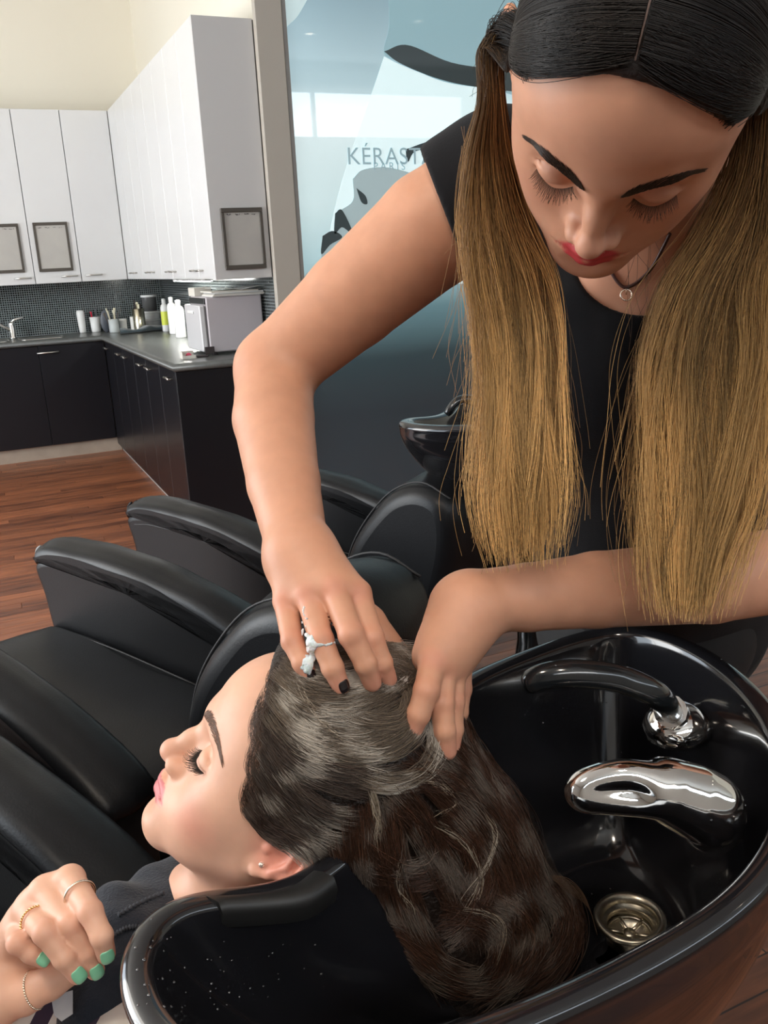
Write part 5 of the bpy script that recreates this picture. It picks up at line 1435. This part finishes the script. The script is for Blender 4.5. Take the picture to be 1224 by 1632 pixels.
def hair_side(s, path, n, seed, dark_until, ragged):
    rg = np.random.default_rng(seed); path = np.array(path, float); Kp = len(path)
    a = rg.uniform(-.075, .0570, n); a[: n//3] = rg.uniform(.030, .0590, n//3)
    nc = n//38; cu, cv = rg.normal(0, .42, nc), rg.uniform(-1, 1, nc)
    u0 = .62*((.0735 - a)/.1485*2 - 1) + rg.normal(0, .35, n)
    # front strands fall on the face side of the lock, back strands outside
    ci = rg.integers(0, nc, n); lift0 = rg.uniform(.0005, .0035, n)
    phis = np.array([0, .35, .75, 1.15, 1.5, 1.8]); yend = .016 + .30*(a - .057)
    P3 = [scalp(s, a, np.full(n, p), yend) * (1 + rg.normal(0, .004, (n, 1))) for p in phis]
    # the front hair starts at the hairline and is swept sideways to the ear
    nfr = n//3
    roots = np.array([hairline_at(s*x) for x in np.linspace(.001, .0605, 40)])
    w = rg.uniform(0, 39, nfr)**1.0; i0 = np.clip(w.astype(int), 0, 38); rt = roots[i0]*(1-(w-i0))[:, None] + roots[i0+1]*(w-i0)[:, None]
    back = rg.uniform(-.002, .030, nfr)**1.0; rt = rt + np.stack([0*back, -back*.85, back*.30], 1)
    ear_ = np.array((s*.086, -.012, .012)) + rg.normal(0, .004, (nfr, 3))
    for j, tj in enumerate((0, .22, .45, .70, .88, 1.0)):
        bow = np.array((0, .020, .004))*math.sin(math.pi*tj)*(1 - abs(rt[:, :1])/.075)
        P3[j][:nfr] = rt*(1-tj) + ear_*tj + bow
    P3 = [q @ R_s.T + T_s for q in P3]
    for j in range(5):                       # lay the roots on the scalp
        Wp = P3[j]
        for _ in range(3):
            e = 5e-4; Bk = Wp[:, None, :]; c0 = CapAll.field(Bk, Wp-e, Wp+e, .03)[:, 0]
            gr = np.stack([CapAll.field(Bk + np.eye(3)[i]*e, Wp-e, Wp+e, .03)[:, 0] - c0 for i in range(3)], 1)/e
            Wp = Wp - ((c0 - lift0)/np.maximum((gr*gr).sum(1), .3))[:, None]*gr
        P3[j] = Wp
    ph = rg.uniform(0, 6.28, n); cph = rg.uniform(0, 6.28, nc)[ci]; amp = rg.uniform(.3, 1.0, n)
    stray = rg.normal(0, 1, n)*np.where(rg.random(n) < .12, .30, .04); th = rg.uniform(0, 2*np.pi, n); rr_ = np.sqrt(rg.uniform(0, 1, n))
    out = list(P3); mph = rg.uniform(0, 6.28, 9)
    end = rg.uniform(*ragged, n)
    for k in range(Kp):
        x, y, d, hw = path[k]; t = k/(Kp-1); g = min(.90, .30 + 1.2*t)
        U = (rr_*np.cos(th))*(1-g) + np.clip(cu[ci], -1, 1)*g; V = (rr_*np.sin(th))*(1-g) + cv[ci]*g*.8
        wave = .16*np.sin(6.0*t + cph)*min(1, 2*t) + .07*np.sin(11*t + ph)*amp*min(1, 2*t) + stray*t*1.2
        U = U*(.9) + .13*np.sin(5*t + mph[(ci*7) % 9])*t
        px = x + hw*(U*.98 + wave); py = y + 12*np.sin(ph)*t; dd = d + hw/FPX*d*.55*V
        R3 = np.stack([(px-CX)/FPX, -(py-CY)/FPX, -np.ones(n)], 1) @ RC.T
        out.append(CAM + R3*dd[:, None])
    S = splines(np.stack(out, 1), 56)
    # cut each strand at its own length
    idx = np.linspace(0, 1, 44)[None, :]*end[:, None]*55; i = np.clip(idx.astype(int), 0, 54); f = (idx - i)[..., None]
    r_ = np.arange(n)[:, None]
    S = S[r_, i]*(1-f) + S[r_, i+1]*f
    along = idx/55
    g = smoothstep(dark_until, dark_until + .30, along + rg.normal(0, .035, (n, 1)))[..., None]
    g2 = smoothstep(dark_until + .12, dark_until + .5, along + rg.normal(0, .07, (n, 1)))[..., None]
    cv_ = (.42 + 1.05*rg.random((nc, 1)))[ci][:, None, :] * (.8 + .4*rg.random((n, 1)))[:, None, :]
    cv_ = cv_ * (.55 + .75*rg.random((9, 1)))[(ci*7) % 9][:, None, :]
    root, mid, tip = np.array((.009, .0065, .0055)), np.array((.20, .105, .042)), np.array((.66, .40, .155))
    colr = (root*(1-g) + mid*g)*(1-g2) + tip*g2
    rad = np.linspace(1, .45, 44)**.7 * .00020
    return hair_obj('hair_lock', S, rad, colr*cv_, m_hair, stylist_body)
left_path = [(782, 75, .585, 26), (783, 160, .602, 28), (778, 250, .640, 52), (786, 350, .668, 74), (806, 440, .682, 84), (822, 530, .690, 80), (830, 620, .694, 80), (834, 720, .696, 92), (838, 800, .698, 96), (840, 905, .700, 74)]
right_path = [(1222, 150, .590, 56), (1212, 260, .620, 72), (1190, 360, .648, 100), (1150, 460, .668, 116), (1135, 570, .682, 122), (1130, 680, .690, 124), (1122, 790, .692, 118), (1108, 890, .690, 96), (1096, 985, .686, 70)]
hair_side(1, left_path, 5600, 3, .30, (.74, 1.0))
hair_side(-1, right_path, 8500, 4, .32, (.76, 1.0))
# fine short hairs softening the hairline on the forehead
rg = np.random.default_rng(21); S = []
for k in range(1500):
    x = rg.uniform(-.060, .060); c = hairline_at(x) + np.array((0, rg.uniform(-.002, .0045), -rg.uniform(-.001, .004))); d = unit((np.sign(x)*.6 if abs(x) > .004 else 0, -.9, .35 - abs(x)*6))
    L = rg.uniform(.010, .022); S.append([c, c + d*L*.5, c + d*L])
S = np.array(S); Wp = S.reshape(-1, 3) @ R_s.T + T_s
for _ in range(3):
    e = 5e-4; Bk = Wp[:, None, :]; c0 = A.field(Bk, Wp-e, Wp+e, .03)[:, 0]
    gr = np.stack([A.field(Bk + np.eye(3)[i]*e, Wp-e, Wp+e, .03)[:, 0] - c0 for i in range(3)], 1)/e
    Wp = Wp - ((c0 - .0008)/np.maximum((gr*gr).sum(1), .3))[:, None]*gr
Wp = Wp.reshape(S.shape); Wp[:, 1:] += (R_s @ np.array((0, .002, .004)))*np.array([.5, 1])[None, :, None]
pl = np.array([[(.0004, y, HC_[2] + .0915*math.sqrt(max(.05, 1 - ((y - HC_[1])/.1035)**2))) for y in np.linspace(-.05, .060, 12)]])
pw = pl.reshape(-1, 3) @ R_s.T + T_s
hair_obj('parting', splines(pw[None], 30), .0006, np.array((.17, .12, .10)), m_hair, stylist_body, None)
hair_obj('hairline', splines(Wp, 8), np.linspace(.00018, .00010, 8), np.array((.025, .015, .010)), m_hair, stylist_body)
# stray hairs
def strays(n, boxes, seed, colr, parent, rad=.00012):
    rg = np.random.default_rng(seed); S = []
    for k in range(n):
        (x0, y0, x1, y1, d, drift, L) = boxes[k % len(boxes)]
        x, y = rg.uniform(x0, x1), rg.uniform(y0, y1); l = L*rg.uniform(.5, 1); c = rg.normal(0, 1, 2)*drift
        S.append([P(x, y, d), P(x + c[0]*.3, y + l*.33, d), P(x + c[0]*.9, y + l*.66, d + .005), P(x + c[0] + c[1]*.5, y + l, d + .01)])
    return hair_obj('stray_hairs', splines(np.array(S), 14), rad, np.array(colr), m_hair, parent)
strays(150, [(735, 200, 780, 330, .65, 34, 260), (730, 380, 790, 520, .67, 26, 240), (870, 480, 900, 640, .69, 16, 260), (1000, 540, 1040, 700, .69, 16, 260), (775, 600, 800, 760, .69, 20, 180), (1010, 760, 1140, 860, .69, 20, 150)], 5, (.30, .17, .07), stylist_body)
strays(26, [(1000, 200, 1040, 420, .66, 20, 160), (760, 60, 800, 120, .58, -30, 60)], 6, (.06, .035, .02), stylist_body)

# ================================================================ the client's hair: soapy swirls on the crown, wet lengths in the basin
Hc = Blob(); Hc.frame(R_c, T_c)
Hc.ell((0, -.016, .034), (.0830, .1040, .0940), .01); Hc.ell((0, .026, .050), (.066, .0560, .0530), .03)
nf = unit((0, 1, -.50)); Hc.ell(np.array((0, .011, 0)) + nf*.504, (.5, .5, .5), .004, -1)
Hc.ell(np.array((-.078, .012, -.020)), (.030, .024, .030), .012, -1)
Hc.ell(np.array((-.070, .034, -.010)), (.034, .022, .034), .012, -1)
Hc.frame(np.eye(3), np.zeros(3))
for x, y, d, r in [(570, 1112, .715, .034), (630, 1110, .720, .036), (540, 1150, .685, .034), (600, 1170, .680, .040), (650, 1160, .70, .040), (520, 1210, .665, .034), (580, 1240, .665, .040), (650, 1240, .690, .044),
                   (540, 1300, .672, .036), (600, 1320, .675, .042), (700, 1270, .715, .046), (680, 1350, .700, .052), (760, 1320, .740, .050), (620, 1410, .700, .050), (700, 1440, .715, .058), (790, 1400, .745, .054),
                   (660, 1500, .720, .052), (750, 1510, .735, .056), (830, 1470, .760, .046), (700, 1560, .735, .040), (800, 1540, .750, .042), (850, 1500, .770, .036), (545, 1370, .70, .030)]:
    Hc.ball(P(x, y, d + r), r, .03)
Hm = Blob(); Hm.ops = list(Hc.ops) + list(C.ops)
t1 = P(600, 1230, .70)
W, F = Hc.mesh(.003)
W = W + np.array([noise.noise(Vector((w[0]*55, w[1]*55, w[2]*55)))*.002 - .002 for w in W])[:, None]*unit(CAM - t1)
hair_base = net_mesh('hair', W, F, material('wet hair mass', (.020, .013, .010), .35, bump=('noise', 260, .8, .003)), client_body)
foam_c = (.46, .41, .35); soapy = (.16, .120, .085); wet = (.030, .017, .012); redd = (.075, .032, .018)
def group(guides, n, spread, c0, c1, seed, rad=.00027, foam=.0, **kw):
    S = strands_on(Hm, guides, n, spread, seed=seed, **kw); N_ = len(S)
    rg = np.random.default_rng(seed+100)
    mix = rg.random((N_, 1, 1)); colr = np.array(c0)*(1-mix) + np.array(c1)*mix
    colr = np.broadcast_to(colr, S.shape).copy()
    colr *= np.array([1 + .75*noise.noise(Vector((float(q[0])*150, float(q[1])*150, float(q[2])*150 + seed))) for q in S[:, 6]])[:, None, None]
    if foam:
        f = np.array([[noise.noise(Vector((float(q[0])*42, float(q[1])*42, float(q[2])*42))) for q in s_[::3]] for s_ in S])
        f = np.repeat(f, 3, axis=1)[:, :S.shape[1]]
        f = smoothstep(.02, .40, f + rg.normal(0, .10, (N_, 1)))[..., None]*foam
        colr = colr*(1-f) + np.array(foam_c)*f
    return hair_obj('hair_strands', S, np.interp(np.linspace(0, 1, S.shape[1]), [0, .15, .6, 1], [.35, .9, 1, .3])*rad, colr, m_wet_hair, client_body)
crown = [[(446, 1064), (480, 1098), (530, 1112), (590, 1104), (640, 1082)], [(442, 1084), (470, 1120), (520, 1140), (580, 1136), (650, 1100)], [(440, 1104), (470, 1148), (520, 1172), (590, 1172), (650, 1134)],
         [(436, 1130), (462, 1178), (510, 1204), (580, 1210), (650, 1180)], [(450, 1060), (500, 1080), (560, 1088), (620, 1070), (665, 1060)], [(520, 1120), (580, 1150), (640, 1150), (660, 1110), (645, 1080)],
         [(500, 1170), (560, 1196), (620, 1196), (665, 1160), (672, 1110)], [(560, 1230), (620, 1250), (680, 1230), (700, 1180), (690, 1130)], [(470, 1060), (520, 1050), (580, 1040), (640, 1040), (680, 1050)]]
group([[(x - 7, y - 2) if i == 0 else (x, y) for i, (x, y) in enumerate(g)] for g in crown], 420, 19, soapy, (.085, .065, .050), 1, foam=1.0, npts=20)
sides = [[(432, 1160), (450, 1200), (490, 1235), (550, 1255), (620, 1265)], [(428, 1190), (445, 1230), (480, 1270), (530, 1300), (590, 1310)], [(420, 1220), (436, 1260), (470, 1300), (510, 1330), (560, 1345)],
         [(412, 1250), (425, 1290), (455, 1322), (490, 1345), (530, 1375)], [(406, 1278), (415, 1306), (440, 1330), (470, 1348), (502, 1384)], [(436, 1145), (470, 1190), (520, 1225), (580, 1235), (660, 1225)]]
group([[(x - 9, y) if i == 0 else (x, y) for i, (x, y) in enumerate(g)] for g in sides], 380, 17, (.070, .050, .038), wet, 2, foam=.55, npts=20)
group([[(408, 1290), (420, 1318), (448, 1338), (480, 1362), (500, 1384)], [(404, 1262), (420, 1300), (452, 1326), (486, 1350), (502, 1380)]], 26, 9, wet, wet, 3, rad=.00028, npts=20, off=.004)
# fine hairs at the hairline
group([[(446, 1062), (434, 1090), (442, 1120), (470, 1150)], [(434, 1092), (416, 1135), (422, 1180), (450, 1210)], [(420, 1165), (402, 1212), (410, 1250), (440, 1280)], [(412, 1225), (392, 1268), (400, 1300), (430, 1325)], [(430, 1120), (410, 1150), (412, 1190), (436, 1230)]], 90, 13, (.10, .06, .04), (.05, .03, .02), 4, rad=.00013, npts=16, off=.001)
flow = [[(640, 1240), (700, 1240), (770, 1280), (830, 1370), (870, 1460)], [(620, 1260), (660, 1300), (700, 1370), (740, 1450), (770, 1530)], [(600, 1270), (620, 1340), (640, 1430), (680, 1520), (730, 1590)],
        [(570, 1280), (575, 1360), (590, 1440), (620, 1520), (680, 1580)], [(690, 1180), (750, 1230), (810, 1310), (850, 1400), (895, 1480)], [(650, 1200), (720, 1270), (780, 1350), (820, 1440), (830, 1540)],
        [(540, 1320), (560, 1390), (575, 1460), (590, 1520), (640, 1570)], [(710, 1130), (740, 1190), (790, 1250), (830, 1320), (850, 1390)], [(700, 1300), (750, 1340), (770, 1400), (745, 1470), (700, 1500)],
        [(560, 1340), (600, 1380), (640, 1400), (690, 1390), (720, 1360)], [(860, 1400), (900, 1440), (908, 1490), (880, 1545), (820, 1580)], [(780, 1420), (830, 1450), (850, 1500), (830, 1550), (770, 1590)],
        [(700, 1450), (760, 1460), (800, 1500), (790, 1560), (740, 1600)], [(580, 1480), (640, 1500), (700, 1550), (760, 1570), (820, 1560)]]
group(flow, 440, 27, wet, redd, 5, foam=.22, npts=26, noise_amp=9)
group([[(690, 1310), (745, 1345), (768, 1400), (750, 1440), (725, 1462)], [(640, 1370), (634, 1410), (650, 1440), (664, 1460)], [(765, 1290), (790, 1330), (770, 1390), (730, 1440)], [(730, 1450), (770, 1455), (800, 1480), (790, 1540)], [(590, 1250), (600, 1290), (604, 1330), (600, 1370)],
       [(655, 1240), (700, 1250), (730, 1280), (690, 1300)], [(548, 1180), (520, 1160), (478, 1100), (460, 1080)]], 34, 6, (.26, .20, .14), (.40, .34, .27), 6, rad=.00030, npts=22, off=.003)
group([[(690, 1040), (700, 1060), (680, 1090), (650, 1100)], [(610, 1035), (640, 1040), (660, 1060), (650, 1085)], [(560, 1040), (600, 1050), (640, 1060), (680, 1085)], [(630, 1100), (650, 1085), (662, 1072), (650, 1062)]], 150, 12, soapy, (.05, .035, .028), 7, foam=.9, npts=18)
# a few loose wet ends trailing towards the drain
S = splines(np.array([[P(870 + i*3, 1395 + i*2, .765), P(905, 1400 + i*3, .77), P(930 + i, 1425 + i*3, .775), P(945 + i, 1462 + i*4, .78)] for i in range(8)]), 16)
hair_obj('hair_strands', S, .00022, np.array((.10, .055, .03)), m_wet_hair, client_body)

# lather caught in the hair by the hands and under the ear
Fl = Blob(); rg = np.random.default_rng(31)
for (x0, y0, x1, y1, n, r) in ((640, 1092, 668, 1064, 16, .0028), (600, 1104, 650, 1090, 14, .0016), (452, 1414, 492, 1400, 16, .0040), (470, 1092, 530, 1108, 12, .0010), (668, 1120, 652, 1150, 8, .0018)):
    for k in range(n):
        u = k/(n-1); x = x0 + (x1-x0)*u + rg.uniform(-5, 5); y = y0 + (y1-y0)*u + rg.uniform(-4, 4); d_, _ = march(Hm, [x], [y]); Fl.ball(P(x, y, d_[0] - .0008), r*rg.uniform(.5, 1.2), .002)
W, F = Fl.mesh(.0011); W = W + np.array([noise.noise(Vector(tuple(w*600)))*.0010 for w in W])[:, None]
m_lather = material('lather', (.55, .50, .45), .6, bump=('noise', 900, .8, .001))
net_mesh('foam', W, F, m_lather, client_body)['kind'] = 'stuff'
